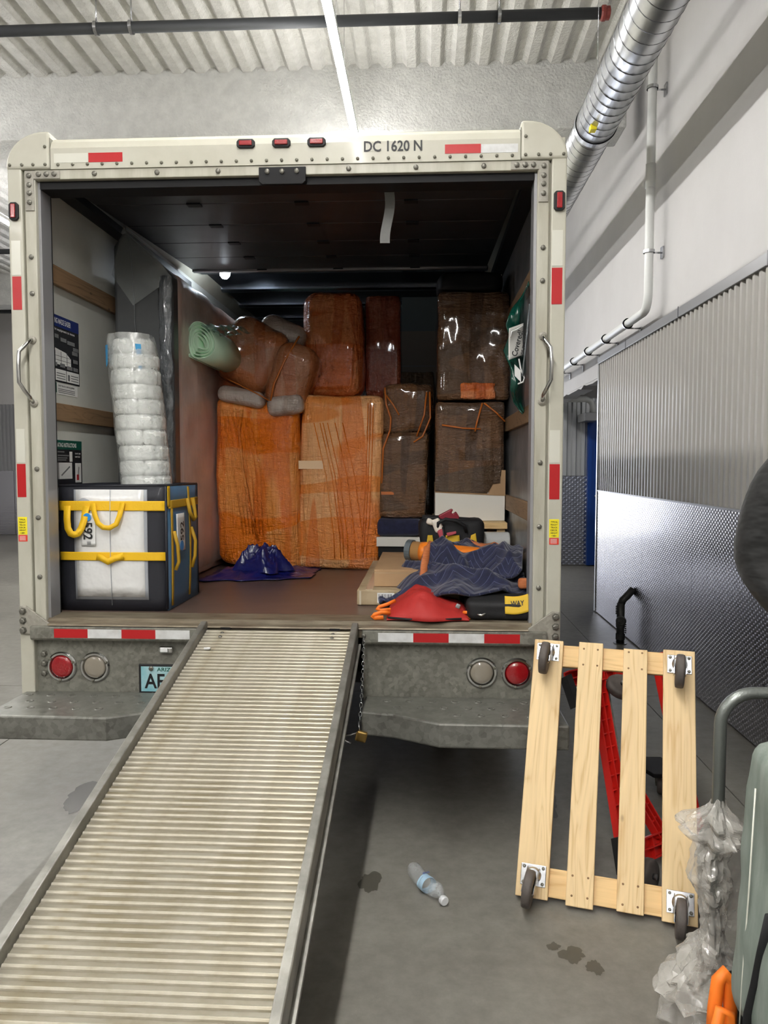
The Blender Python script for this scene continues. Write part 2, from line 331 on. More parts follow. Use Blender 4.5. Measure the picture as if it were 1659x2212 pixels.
# ------------------------------------------------------------------ mesh helpers
WL = {}
class MB:
    def __init__(s): s.v = []; s.f = []
    def add(s, vs, fs):
        n = len(s.v); s.v += [tuple(p) for p in vs]; s.f += [tuple(i + n for i in f) for f in fs]; return s
    def box(s, x0, x1, y0, y1, z0, z1):
        return s.add([(x0, y0, z0), (x1, y0, z0), (x1, y1, z0), (x0, y1, z0), (x0, y0, z1), (x1, y0, z1), (x1, y1, z1), (x0, y1, z1)],
                     [(0, 3, 2, 1), (4, 5, 6, 7), (0, 1, 5, 4), (1, 2, 6, 5), (2, 3, 7, 6), (3, 0, 4, 7)])
    def prism(s, poly, axis, a, b):
        n = len(poly); m = {'x': lambda p, t: (t, p[0], p[1]), 'y': lambda p, t: (p[0], t, p[1]), 'z': lambda p, t: (p[0], p[1], t)}[axis]
        vs = [m(p, a) for p in poly] + [m(p, b) for p in poly]
        fs = [tuple(range(n)), tuple(range(2 * n - 1, n - 1, -1))] + [(i, i + n, (i + 1) % n + n, (i + 1) % n) for i in range(n)]
        return s.add(vs, fs)
    def tube(s, pts, r, n=10, closed=False, flat=1.0):
        pts = [Vector(p) for p in pts]; k = len(pts); rr = r if isinstance(r, (list, tuple)) else [r] * k
        vs = []; up = None
        for i, p in enumerate(pts):
            a = pts[(i - 1) % k] if (closed or i > 0) else p; b = pts[(i + 1) % k] if (closed or i < k - 1) else p
            t = (b - a).normalized()
            if up is None:
                up = Vector((0, 0, 1)) if abs(t.z) < .9 else Vector((0, 1, 0))
            e1 = t.cross(up)
            e1 = e1.normalized() if e1.length > 1e-6 else Vector((1, 0, 0)); e2 = e1.cross(t); up = e2
            for j in range(n):
                an = 2 * PI * j / n; vs.append(p + e1 * (rr[i] * math.cos(an)) + e2 * (rr[i] * flat * math.sin(an)))
        fs = []
        for i in range(k if closed else k - 1):
            i2 = (i + 1) % k
            for j in range(n): fs.append((i * n + j, i * n + (j + 1) % n, i2 * n + (j + 1) % n, i2 * n + j))
        if not closed: fs += [tuple(range(n - 1, -1, -1)), tuple(range((k - 1) * n, k * n))]
        return s.add(vs, fs)
    def lathe(s, prof, c, d=(0, 0, 1), n=20):
        d = Vector(d).normalized(); e1 = d.orthogonal().normalized(); e2 = d.cross(e1); c = Vector(c); vs = []
        for r, h in prof:
            for j in range(n):
                a = 2 * PI * j / n; vs.append(c + d * h + e1 * (r * math.cos(a)) + e2 * (r * math.sin(a)))
        k = len(prof); fs = []
        for i in range(k - 1):
            for j in range(n): fs.append((i * n + j, i * n + (j + 1) % n, (i + 1) * n + (j + 1) % n, (i + 1) * n + j))
        if prof[0][0] > 1e-5: fs.append(tuple(range(n - 1, -1, -1)))
        if prof[-1][0] > 1e-5: fs.append(tuple(range((k - 1) * n, k * n)))
        return s.add(vs, fs)
    def cyl(s, a, b, r, n=16):
        a = Vector(a); b = Vector(b); return s.lathe([(r, 0), (r, (b - a).length)], a, b - a, n)
    def ring(s, c, d, r0, r1, h, n=28):
        return s.lathe([(r0, 0), (r0, h), (r1, h * .6), (r1, 0), (r0, 0)], c, d, n)
    def grid(s, fn, nu, nv, wrap=False):
        vs = [fn(i / nu, j / nv) for j in range(nv + 1) for i in range(nu + 1)]
        fs = [(j * (nu + 1) + i, j * (nu + 1) + i + 1, (j + 1) * (nu + 1) + i + 1, (j + 1) * (nu + 1) + i) for j in range(nv) for i in range(nu)]
        s.uv = [(i / nu, j / nv) for j in range(nv + 1) for i in range(nu + 1)]
        return s.add(vs, fs)
    def build(s, name, mat, parent=None, bevel=0, smooth=False, solid=0, sub=0, seg=2):
        o = (WL.get(parent.name, Vector((0, 0, 0))) if parent else Vector((0, 0, 0)))
        me = bpy.data.meshes.new(name)
        me.from_pydata([(p[0] - o.x, p[1] - o.y, p[2] - o.z) for p in s.v], [], s.f)
        if getattr(s, 'uv', None) and len(s.uv) == len(s.v):
            ul = me.uv_layers.new(name='UVMap')
            for l in me.loops: ul.data[l.index].uv = s.uv[l.vertex_index]
        bm = bmesh.new(); bm.from_mesh(me); bmesh.ops.remove_doubles(bm, verts=bm.verts, dist=1e-6); bmesh.ops.recalc_face_normals(bm, faces=bm.faces); bm.to_mesh(me); bm.free()
        return link(name, me, mat, parent, (0, 0, 0), bevel, smooth, solid, sub, seg)
def link(name, me, mat, parent=None, loc=(0, 0, 0), bevel=0, smooth=False, solid=0, sub=0, seg=2):
    ob = bpy.data.objects.new(name, me); COL.objects.link(ob)
    if mat is not None and not me.materials: me.materials.append(MT[mat] if isinstance(mat, str) else mat)
    if smooth:
        for p in me.polygons: p.use_smooth = True
    if solid:
        m = ob.modifiers.new('thickness', 'SOLIDIFY'); m.thickness = solid; m.offset = 0
    if bevel:
        m = ob.modifiers.new('bevel', 'BEVEL'); m.width = bevel; m.segments = seg; m.limit_method = 'ANGLE'; m.angle_limit = .6
    if sub:
        m = ob.modifiers.new('sub', 'SUBSURF'); m.levels = sub; m.render_levels = sub
    ob.location = loc
    if parent: ob.parent = parent; WL[ob.name] = WL.get(parent.name, Vector((0, 0, 0))) + Vector(loc)
    else: WL[ob.name] = Vector(loc)
    return ob
def inst(src, parent, at, name=None):
    """another copy of a small part; the source mesh is centred on its own origin"""
    o = bpy.data.objects.new(name or src.name.split('.')[0], src.data if hasattr(src, 'data') else src); COL.objects.link(o)
    o.location = Vector(at) - WL.get(parent.name, Vector((0, 0, 0))); o.parent = parent; WL[o.name] = Vector(at); return o
def mesh_of(mb, mat, smooth=False):
    me = bpy.data.meshes.new('piece'); me.from_pydata(mb.v, [], mb.f)
    bm = bmesh.new(); bm.from_mesh(me); bmesh.ops.recalc_face_normals(bm, faces=bm.faces); bm.to_mesh(me); bm.free()
    me.materials.append(MT[mat])
    if smooth:
        for p in me.polygons: p.use_smooth = True
    return me
def tag(o, label, cat, group=None):
    o['label'] = label; o['category'] = cat
    if group: o['group'] = group
    return o
def thing(name, label, cat, loc=(0, 0, 0), group=None, rot=None, local=False):
    o = bpy.data.objects.new(name, None); COL.objects.link(o); o.empty_display_size = .1
    o.location = loc; WL[o.name] = Vector((0, 0, 0)) if local else Vector(loc)
    if rot: o.rotation_euler = rot
    return tag(o, label, cat, group)
def struct(o): o['kind'] = 'structure'; return o
def nz(x, y, z, f=1.0): return noise.noise(Vector((x * f, y * f, z * f)))
def lump(c, size, name, mat, parent, r=.06, amp=.015, freq=5, rot=None, seg=14, smooth=True, bulge=0.0, shear=None):
    """a soft rounded box: rounded edges, bulged sides and small surface unevenness"""
    hx, hy, hz = size[0] / 2, size[1] / 2, size[2] / 2
    bm = bmesh.new(); bmesh.ops.create_cube(bm, size=2.0); bmesh.ops.subdivide_edges(bm, edges=bm.edges, cuts=seg, use_grid_fill=True)
    R = Matrix.Identity(3) if rot is None else Matrix.Rotation(rot[2], 3, 'Z') @ Matrix.Rotation(rot[1], 3, 'Y') @ Matrix.Rotation(rot[0], 3, 'X')
    mb = MB(); vs = []
    for v in bm.verts:
        p = Vector((v.co.x * hx, v.co.y * hy, v.co.z * hz))
        rr = min(r, hx, hy, hz)
        q = Vector((max(-hx + rr, min(hx - rr, p.x)), max(-hy + rr, min(hy - rr, p.y)), max(-hz + rr, min(hz - rr, p.z))))
        d = p - q
        if d.length > 1e-6: p = q + d.normalized() * min(rr, max(abs(d.x), abs(d.y), abs(d.z)) if d.length else rr)
        if bulge:
            k = (1 - v.co.z ** 2); p.x += bulge * v.co.x * k * (1 - v.co.y ** 2 * .5); p.y += bulge * v.co.y * k * (1 - v.co.x ** 2)
        n = p.normalized() if p.length > 0 else Vector((0, 0, 1))
        e = amp * (nz(p.x + c[0] * 3, p.y + c[1] * 3, p.z + c[2] * 3, freq) + .5 * nz(p.x - c[0], p.y, p.z + 9, freq * 2.3))
        p = p + n * e
        if shear: p.x += shear[0] * p.z; p.y += shear[1] * p.z; p.z += shear[2] * p.x
        p = R @ p
        vs.append((p.x + c[0], p.y + c[1], p.z + c[2]))
    bm.verts.index_update(); fs = [tuple(v.index for v in f.verts) for f in bm.faces]; bm.free()
    mb.add(vs, fs); return mb.build(name, mat, parent, smooth=smooth)
def text(s, origin, xd, yd, width, height, mat, parent, name='lettering', depth=.0008):
    """flat lettering: lower left corner at origin, running along xd, rising along yd"""
    cu = bpy.data.curves.new('t', 'FONT'); cu.body = s; cu.extrude = 0; cu.resolution_u = 3; cu.offset = .02
    to = bpy.data.objects.new('t', cu); COL.objects.link(to); bpy.context.view_layer.update()
    me = bpy.data.meshes.new_from_object(to); bpy.data.objects.remove(to); bpy.data.curves.remove(cu)
    xs = [v.co.x for v in me.vertices]; ys = [v.co.y for v in me.vertices]
    x0, x1, y0, y1 = min(xs), max(xs), min(ys), max(ys)
    xd = Vector(xd).normalized(); yd = Vector(yd).normalized(); o = Vector(origin); pl = WL.get(parent.name, Vector((0, 0, 0)))
    for v in me.vertices:
        v.co = o + xd * ((v.co.x - x0) / (x1 - x0) * width) + yd * ((v.co.y - y0) / (y1 - y0) * height) - pl
    return link(name, me, mat, parent)
def rod(parent, name, mat, pts, r, n=8, smooth=True, **k):
    return MB().tube(pts, r, n, **k).build(name, mat, parent, smooth=smooth)
def bx(parent, name, mat, x0, x1, y0, y1, z0, z1, bevel=0):
    return MB().box(x0, x1, y0, y1, z0, z1).build(name, mat, parent, bevel=bevel)
def disc(parent, name, mat, c, d, r, h, n=20): 
    d = Vector(d).normalized(); return MB().lathe([(r, 0), (r, h)], c, d, n).build(name, mat, parent)
def arc(c, r, a0, a1, n, plane='xz'):
    out = []
    for i in range(n + 1):
        a = a0 + (a1 - a0) * i / n; u, v = r * math.cos(a), r * math.sin(a)
        out.append({'xz': (c[0] + u, c[1], c[2] + v), 'yz': (c[0], c[1] + u, c[2] + v), 'xy': (c[0] + u, c[1] + v, c[2])}[plane])
    return out

# ================================================================== THE BUILDING
# floor: poured slabs with sawn joints between them
fl = struct(bx(None, 'floor', 'concrete', -10.2, 5.2, -12.2, 13.7, -.3, -.012))
for xa, xb in ((-10.2, -5.6), (-5.6, -1.75), (-1.75, 2.1), (2.1, 5.2)):
    for ya, yb in ((-12.2, -7.0), (-7.0, -2.6), (-2.6, 1.85), (1.85, 6.3), (6.3, 10.2), (10.2, 13.7)):
        bx(fl, 'slab', 'concrete', xa + .003, xb - .003, ya + .003, yb - .003, -.012, 0)
def blotch(name, mat, cx, cy, rx, ry, seed, label):
    n = 40; mb = MB(); vs = [(cx, cy, .0012)]
    for i in range(n):
        a = 2 * PI * i / n; k = 1 + .45 * nz(math.cos(a) * 1.3 + seed, math.sin(a) * 1.3, seed * 1.7) + .25 * nz(math.cos(a) * 4 + seed, math.sin(a) * 4, 3)
        vs.append((cx + rx * k * math.cos(a), cy + ry * k * math.sin(a), .0012))
    mb.add(vs, [(0, i + 1, (i + 1) % n + 1) for i in range(n)])
    return mb.build(name, mat, fl)
blotch('oil_stain', 'stain', .422, -.576, .04, .075, 1.3, '')
blotch('oil_stain', 'stain', 1.10, -.97, .04, .045, 2.7, '')
blotch('oil_stain', 'stain', 1.16, -1.03, .025, .035, 4.1, '')
blotch('oil_stain', 'stain', 1.05, -.93, .02, .02, 5.1, '')
blotch('puddle', 'stain2', -.97, .10, .09, .16, 3.3, '')
blotch('oil_stain', 'stain', 1.18, .16, .07, .17, 6.3, '')

# ceiling: ribbed steel deck sheets
ce = struct(bx(None, 'ceiling', 'ceiling', -10.2, 5.2, -12.2, 13.7, 5.06, 5.2))
def deck_sheet(n=6, p=.205):
    prof = []
    for i in range(n):
        x = i * p; prof += [(x, 5.0), (x + .075, 5.0), (x + .085, 5.006), (x + .115, 5.036), (x + .128, 5.04), (x + p - .04, 5.04), (x + p - .03, 5.036)]
    prof.append((n * p, 5.0))
    mb = MB()
    for a, b in ((-12.2, 13.7),):
        k = len(prof); mb.add([(x, a, z) for x, z in prof] + [(x, b, z) for x, z in prof], [(i, i + 1, i + 1 + k, i + k) for i in range(k - 1)])
    return mesh_of(mb, 'ceiling')
ds = deck_sheet(); x = -10.2
while x < 2.4:
    o = link('deck_sheet', ds, None, ce, (x, 0, 0)); x += 6 * .205
# transverse beams
for ya, zb in ((3.45, 4.46), (10.2, 4.46), (-4.0, 4.46)):
    b = MB().prism([(ya, 5.06), (ya, zb), (ya + .42, zb), (ya + .42, 5.06)], 'x', -10.0, 2.34)
    struct(b.build('trim_1' if 0 < ya < 5 else ('trim_2' if ya > 5 else 'trim_3'), 'beam', None, bevel=.02))
# right wall: upper painted wall, ledge beam, lower lining
wr = struct(bx(None, 'wall_right', 'wall', 2.5, 2.7, -12.2, 4.9, 0, 5.06))
bx(wr, 'wall_above_opening', 'wall', 2.5, 2.7, 4.9, 9.0, 2.52, 5.06)
mb = MB(); n = 26; pts = [(4.9, 2.56)] + [(4.9 + 4.1 * i / n, 2.50 + .035 * nz(i * .9, 0, 1)) for i in range(n + 1)] + [(9.0, 2.56)]
mb.prism(pts, 'x', 2.502, 2.698); mb.build('rough_lintel_edge', 'wall', wr)
bx(wr, 'wall_beyond_opening', 'wall', 2.5, 2.7, 9.0, 13.7, 0, 5.06)
bx(wr, 'top_flashing', 'flash', 2.455, 2.5, -12.0, 4.9, 2.645, 2.715, .003)
for y in (-2.0, .9, 2.35, 3.8): bx(wr, 'flashing_joint', 'seam', 2.452, 2.456, y, y + .012, 2.64, 2.72)
def corr_panel(n=10, p=.085):
    prof = []
    for i in range(n):
        y = i * p; prof += [(2.498, y), (2.498, y + .030), (2.468, y + .042), (2.468, y + .072)]
    prof.append((2.498, n * p)); k = len(prof); mb = MB()
    mb.add([(x, y, 1.30) for x, y in prof] + [(x, y, 2.65) for x, y in prof], [(i, i + 1, i + 1 + k, i + k) for i in range(k - 1)])
    return mesh_of(mb, 'corr')
cp = corr_panel(); y = 4.88 - .85
while y > -12: link('corrugated_panel', cp, None, wr, (0, y, 0)); y -= .85
y = 4.885; first = True
for yn in (3.2, 1.98, .76, -.46, -1.68, -2.9, -4.12, -5.34, -7.1, -9.5, -12.0):
    bx(wr, 'embossed_panel', 'emboss', 2.468, 2.499, yn + .002, y - .002, .012, 1.30); y = yn
bx(wr, 'panel_cap', 'flash', 2.462, 2.5, -12.0, 4.885, 1.30, 1.312)
bx(wr, 'corner_trim', 'chrome', 2.458, 2.7, 4.885, 4.92, .01, 2.65)
# drain pipe on the right wall
dp = thing('wall_pipe', 'white drain pipe running down the upper wall and turning along it above the corrugated panels', 'pipe', (2.4, 2.855, 2.78))
pp = [(2.38, 2.855, 4.98), (2.38, 2.855, 2.92)] + [(2.38, 2.855 + .12 * (1 - math.cos(t * PI / 12)), 2.92 - .12 * math.sin(t * PI / 12)) for t in range(1, 7)] + [(2.38, 8.5, 2.80)]
rod(dp, 'pipe', 'pipe_white', pp, .034, 14)
rod(dp, 'coupling', 'pipe_white', [(2.38, 2.855, 3.74), (2.38, 2.855, 3.92)], .039, 14)
for z in (4.50, 3.25):
    h = rod(dp, 'bracket', 'steel', [(2.38, 2.89, z), (2.497, 2.89, z)], .007); bx(h, 'foot', 'steel', 2.486, 2.499, 2.86, 2.92, z - .045, z + .045)
    MB().ring((2.38, 2.855, z - .012), (0, 0, 1), .044, .035, .024).build('clamp', 'steel', dp)
for y in (3.45, 4.25, 5.05, 5.85, 6.65):
    h = rod(dp, 'bracket', 'steel', [(2.38, y, 2.76), (2.497, y, 2.76)], .007); bx(h, 'foot', 'steel', 2.486, 2.499, y - .02, y + .02, 2.68, 2.77)
    MB().ring((2.38, y - .012, 2.80), (0, 1, 0), .046, .035, .024).build('clamp', 'steel', dp)
# spiral duct
DX, DZ, DR = 1.82, 3.97, .142
du = thing('spiral_duct', 'round galvanised spiral air duct hung along the white wall', 'duct', (DX, 0, DZ))
for ya, yb in ((-11.5, -6.4), (-6.4, -3.4), (-3.4, -.2), (-.2, 2.25), (2.25, 5.2), (5.2, 8.4), (8.4, 13.2)):
    MB().lathe([(DR, 0), (DR, yb - ya)], (DX, ya, DZ), (0, 1, 0), 40).build('duct_section', 'duct', du, smooth=True)
    MB().ring((DX, yb - .03, DZ), (0, 1, 0), DR + .007, DR - .001, .06, 40).build('collar', 'duct', du)
hel = [(DX + (DR + .001) * math.cos(a * 2 * PI / 20), -3 + a / 20 * .105, DZ + (DR + .001) * math.sin(a * 2 * PI / 20)) for a in range(0, 20 * 125)]
MB().tube(hel, .0028, 4).build('spiral_seam', 'seam', du)
for y in (-1.5, 1.55, 4.6, 7.4):
    rod(du, 'hanger_wire', 'steel', [(DX - DR - .002, y, DZ), (DX - DR - .002, y, 5.02)], .0018, 5)
bx(du, 'yellow_tag', 'yellow_st', DX - .09, DX - .05, 1.98, 2.04, DZ - .145, DZ - .11)
# sprinkler lines
def sprinkler(Y, x0, x1, label, hangers):
    s = thing('sprinkler_pipe', label, 'pipe', (x0, Y, 4.75), 'dark sprinkler lines under the ceiling')
    rod(s, 'pipe', 'pipe_dark', [(x0, Y, 4.75), (x1, Y, 4.75)], .038, 16)
    for hx in hangers:
        MB().ring((hx - .012, Y, 4.75), (1, 0, 0), .048, .037, .024).build('ring_hanger', 'steel', s)
        rod(s, 'hanger_rod', 'steel', [(hx, Y, 4.79), (hx, Y, 5.03)], .006, 6)
    return s
s = sprinkler(2.29, -10.0, 1.86, 'dark sprinkler pipe with a red end cap crossing nearest under the ribbed ceiling', (-1.78, -1.52, .86, 1.14))
MB().lathe([(.043, 0), (.052, .01), (.052, .03), (.046, .035), (.046, .06), (.03, .066), (0, .067)], (1.85, 2.29, 4.75), (1, 0, 0), 12).build('end_cap', 'red_cap', s)
sprinkler(7.9, -10.0, 1.7, 'second dark sprinkler pipe, behind the white beam', (-4.9, -4.2))
sprinkler(12.2, -10.0, 1.7, 'farthest dark sprinkler pipe, close to the far wall', (-7.2,))
# linear lamps
def linear_lamp(X, ya, yb, label, mt='lamp'):
    t = thing('linear_lamp', label, 'lamp', (X, ya, 4.3), 'linear ceiling lamps')
    bx(t, 'housing', 'lamp_body', X - .028, X + .028, ya, yb, 4.318, 4.36, .004)
    bx(t, 'diffuser', mt, X - .026, X + .026, ya + .008, yb - .008, 4.30, 4.318)
    bx(t, 'added_uplight', 'lamp_up', X - .02, X + .02, ya + .02, yb - .02, 4.36, 4.364)  # upward glow added to brighten the ceiling
    for y in (ya + .25, yb - .25): rod(t, 'suspension_wire', 'steel', [(X, y, 4.36), (X, y, 5.02)], .0018, 5)
    return t
NM = ['over the ramp, with its near end above the frame', 'farther one over the truck roof', 'over the truck cab, hidden behind its roof', 'over the foot of the ramp, out of the picture', 'just behind the foot of the ramp, out of the picture', 'second from the back wall, unseen, added to light the cargo', 'closest to the back wall, unseen, added to light the cargo']
for i, (ya, yb) in enumerate(((-.36, 2.04), (2.06, 4.46), (4.48, 6.88), (-2.78, -.38), (-5.2, -2.8), (-7.62, -5.22), (-10.04, -7.64))):  # the rearmost lamps are unseen, added to light the cargo
    linear_lamp(.033, ya, yb, 'white linear ceiling lamp ' + NM[i], 'lamp_c' if yb < -2.5 else 'lamp')
for i, (ya, yb) in enumerate(((-7.6, -5.2), (-5.18, -2.78), (-.4, 2.0), (2.02, 4.42), (4.44, 6.84), (8.5, 10.9))):
    linear_lamp(-4.1, ya, yb, 'linear lamp of the row beyond the truck, ' + ['closest to the back wall', 'second from the back wall', 'second of that row', 'third of that row', 'glimpsed beside the left truck post', 'last by the far wall'][i], 'lamp_b')
# passage beyond the opening
wp = struct(bx(None, 'wall_passage', 'wall', 2.5, 5.2, 8.76, 8.95, 0, 5.06))
def corr_x(n, p, x0):
    prof = []
    for i in range(n): x = x0 + i * p; prof += [(x, 8.755), (x + .05, 8.755), (x + .07, 8.715), (x + .12, 8.715)]
    prof.append((x0 + n * p, 8.755)); k = len(prof); mb = MB()
    mb.add([(x, y, 1.42) for x, y in prof] + [(x, y, 2.62) for x, y in prof], [(i, i + 1, i + 1 + k, i + k) for i in range(k - 1)])
    return mb
for i in range(5): corr_x(4, .14, 2.72 + .56 * i).build('corrugated_panel', 'corr_blue', wp)
for i in range(4): bx(wp, 'embossed_panel', 'emboss_x', 2.7 + i * .6, 3.298 + i * .6, 8.73, 8.756, .02, 1.415)
struct(bx(None, 'wall_passage_end', 'wall', 5.0, 5.2, 4.7, 8.76, 0, 3.2))
struct(bx(None, 'wall_passage_near', 'wall', 2.7, 5.2, 4.6, 4.88, 0, 3.2))
struct(bx(None, 'ceiling_passage', 'ceiling', 2.7, 5.2, 4.7, 8.76, 2.95, 3.1))
d = struct(MB().box(3.22, 4.12, 8.66, 8.70, .02, 2.33).build('door_1', 'blue_door', None, bevel=.004))
bx(d, 'door_frame', 'blue_door', 3.16, 3.22, 8.64, 8.755, .02, 2.39); bx(d, 'door_frame', 'blue_door', 4.12, 4.18, 8.64, 8.755, .02, 2.39); bx(d, 'door_frame', 'blue_door', 3.16, 4.18, 8.64, 8.755, 2.33, 2.39)
MB().lathe([(.012, 0), (.012, .03), (.03, .04), (.036, .06), (.026, .08), (0, .085)], (3.29, 8.66, 1.10), (0, -1, 0), 14).build('door_knob', 'steel', d, smooth=True)
pl_ = thing('added_passage_lamp', 'unseen square lamp added to brighten the passage beyond the opening', 'lamp', (3.7, 6.8, 2.9))  # added to brighten the passage; no fixture is seen there
bx(pl_, 'frame', 'lamp_body', 3.4, 4.0, 6.5, 7.1, 2.915, 2.95, .004); bx(pl_, 'diffuser', 'passage_fill', 3.43, 3.97, 6.53, 7.07, 2.905, 2.915)
pv = thing('passage_pipe', 'thick white pipe with a downward elbow inside the passage above the blue door', 'pipe', (2.9, 8.3, 2.4))
rod(pv, 'pipe', 'pipe_white', [(2.55, 8.2, 2.56), (3.02, 8.2, 2.56), (3.09, 8.2, 2.53), (3.12, 8.2, 2.46), (3.12, 8.2, 2.36)], .045, 14)
bx(pv, 'mounting_box', 'flash', 3.0, 3.24, 8.15, 8.7, 2.24, 2.36, .005)
# other walls
wf = struct(bx(None, 'wall_far', 'wall', -10.2, 2.5, 13.5, 13.7, 0, 5.06))
def corr_far(n=8, p=.09):
    prof = []
    for i in range(n): x = i * p; prof += [(x, 13.498), (x + .03, 13.498), (x + .042, 13.47), (x + .075, 13.47)]
    prof.append((n * p, 13.498)); k = len(prof); mb = MB()
    mb.add([(x, y, 1.45) for x, y in prof] + [(x, y, 2.95) for x, y in prof], [(i, i + 1, i + 1 + k, i + k) for i in range(k - 1)])
    return mesh_of(mb, 'flash')
cf = corr_far(); x = -9.9
while x < -4: link('corrugated_panel', cf, None, wf, (x, 0, 0)); x += .72
for i in range(5): bx(wf, 'embossed_panel', 'emboss', -9.9 + 1.25 * i, -8.66 + 1.25 * i, 13.46, 13.5, .01, 1.45)
gd = struct(bx(None, 'door_added', 'lamp_body', -2.75, 2.2, 13.46, 13.499, 0, 3.35))  # unseen glazed door, added as a bright source for the wall reflections
for i in range(6):
    for j in range(5): bx(gd, 'added_glow_pane', 'added_pane', -2.68 + i * .81, -1.93 + i * .81, 13.44, 13.462, .12 + j * .64, .70 + j * .64)
struct(bx(None, 'wall_left', 'wall', -10.2, -10.0, -12.2, 13.5, 0, 5.06))
struct(bx(None, 'wall_back', 'wall', -10.0, 2.5, -12.2, -12.0, 0, 5.06))
# black pipe stub by the embossed wall
st = thing('pipe_stub', 'black threaded pipe stub bending from the floor into the embossed wall', 'pipe', (2.40, 3.42, 0))
rod(st, 'riser', 'black_iron', [(2.36, 3.42, 0), (2.36, 3.42, .36)], .035, 14)
rod(st, 'elbow_arm', 'black_iron', [(2.36, 3.42, .34), (2.375, 3.42, .385), (2.41, 3.42, .42), (2.468, 3.42, .485)], .033, 14)
for z in (.035, .145): MB().ring((2.36, 3.42, z), (0, 0, 1), .04, .034, .05, 16).build('collar', 'black_iron', st)
MB().lathe([(.045, 0), (.045, .02), (.034, .022), (.03, .016), (0, .014)], (2.36, 3.40, .205), (-.3, -1, 0), 18).build('round_cap', 'black_iron', st)
for i in range(5):
    rod(st, 'thread_tooth', 'black_iron', [(2.395, 3.41, .10 + i * .018), (2.408, 3.405, .095 + i * .018)], .006, 6)
    rod(st, 'thread_tooth', 'black_iron', [(2.325, 3.41, .27 + i * .016), (2.314, 3.405, .265 + i * .016)], .006, 6)
disc(st, 'floor_ring', 'black_iron', (2.36, 3.42, .0), (0, 0, 1), .06, .004)

# ================================================================== THE TRUCK
tr = thing('moving_truck', 'cream box truck with its rear door open and cargo bay full', 'truck', (0, 0, 0))
LB = MB().lathe([(.007, 0), (.007, .004), (.004, .007), (0, .0075)], (0, 0, 0), (0, -1, 0), 8); RIV = mesh_of(LB, 'rivet')
BOLT = mesh_of(MB().lathe([(.017, 0), (.017, .003), (.013, .003), (.013, .012), (.008, .014), (0, .0145)], (0, 0, 0), (0, -1, 0), 6), 'bolt')
BOLT_S = mesh_of(MB().lathe([(.011, 0), (.011, .006), (.006, .009), (0, .01)], (0, 0, 0), (0, -1, 0), 8), 'bolt')
# box body
bx(tr, 'side_wall', 'cream', -1.222, -1.16, .06, 6.0, .78, 2.98); bx(tr, 'side_wall', 'cream', 1.16, 1.222, .06, 6.0, .78, 2.98)
bx(tr, 'lining', 'inwall', -1.16, -1.15, .10, 6.0, .87, 3.0); bx(tr, 'lining', 'inwall_r', 1.15, 1.16, .10, 6.0, .87, 3.0)
bx(tr, 'front_wall', 'inwall', -1.16, 1.16, 5.9, 6.0, .87, 3.05)
MB().prism([(-1.222, 2.98), (-1.2, 3.04), (-1.1, 3.085), (1.1, 3.085), (1.2, 3.04), (1.222, 2.98), (1.15, 2.98), (1.08, 3.065), (-1.08, 3.065), (-1.15, 2.98)], 'y', .28, 6.0).build('roof', 'cream', tr)
for i in range(6):
    y = 2.45 + i * .62
    MB().prism([(y, 3.065), (y, 3.045), (y + .02, 3.03), (y + .06, 3.03), (y + .08, 3.045), (y + .08, 3.065)], 'x', -1.09, 1.09).build('roof_bow', 'rooft', tr)
bx(tr, 'roof_skin', 'roof_in', -1.09, 1.09, .3, 5.9, 3.062, 3.066)
# floor of the box
bx(tr, 'deck', 'deck', -1.15, 1.15, .16, 5.9, .79, .87)
MB().prism([(.16, .8), (.16, .872), (.03, .868), (.01, .855), (-.005, .85), (-.005, .8)], 'x', -1.10, 1.10).build('sill_plate', 'sill', tr, bevel=.003)
MB().prism([(-.005, .843), (-.005, .852), (-.024, .850), (-.03, .843)], 'x', -1.08, 1.08).build('sill_lip', 'sill', tr, bevel=.002)
# posts
for s in (-1, 1):
    a, b = sorted((s * 1.158, s * 1.222)); bx(tr, 'corner_post', 'cream', a, b, 0, .09, .507, 2.875, .006)
    a, b = sorted((s * 1.148, s * 1.16)); bx(tr, 'post_channel', 'cream_in', a, b, .025, .1, .80, 2.86)
    a, b = sorted((s * 1.10, s * 1.15)); bx(tr, 'door_post', 'cream_in', a, b, .008, .1, .85, 2.862, .004)
    a, b = sorted((s * 1.088, s * 1.10)); bx(tr, 'door_post_edge', 'flash', a, b, .03, .12, .86, 2.82)
    a, b = sorted((s * 1.097, s * 1.13)); bx(tr, 'door_track', 'door_track', a, b, .102, .15, .87, 2.83, .003)
    a, b = sorted((s * 1.075, s * 1.15)); MB().box(a, b, .12, 2.2, 2.86, 2.90).build('ceiling_track', 'door_track', tr)
    for z in (2.49, 2.33, 1.55, 1.33, 1.06) if s < 0 else (2.50, 2.36, 1.58, 1.30, 1.03):
        inst(BOLT_S, tr, (s * 1.125, .008, z), 'screw')
# corner plates with their bolts
    cpz = MB().prism([(s * 1.145, 2.862), (s * .985, 2.862), (s * .985, 2.826), (s * 1.104, 2.826), (s * 1.104, 2.69), (s * 1.145, 2.69)], 'y', 0.002, .009).build('corner_plate', 'galv_light', tr, bevel=.002)
    for px, pz in ((1.01, 2.845), (1.045, 2.845), (1.08, 2.845), (1.124, 2.84), (1.124, 2.80), (1.124, 2.765), (1.124, 2.725)): inst(BOLT_S, cpz, (s * px, .002, pz), 'bolt')
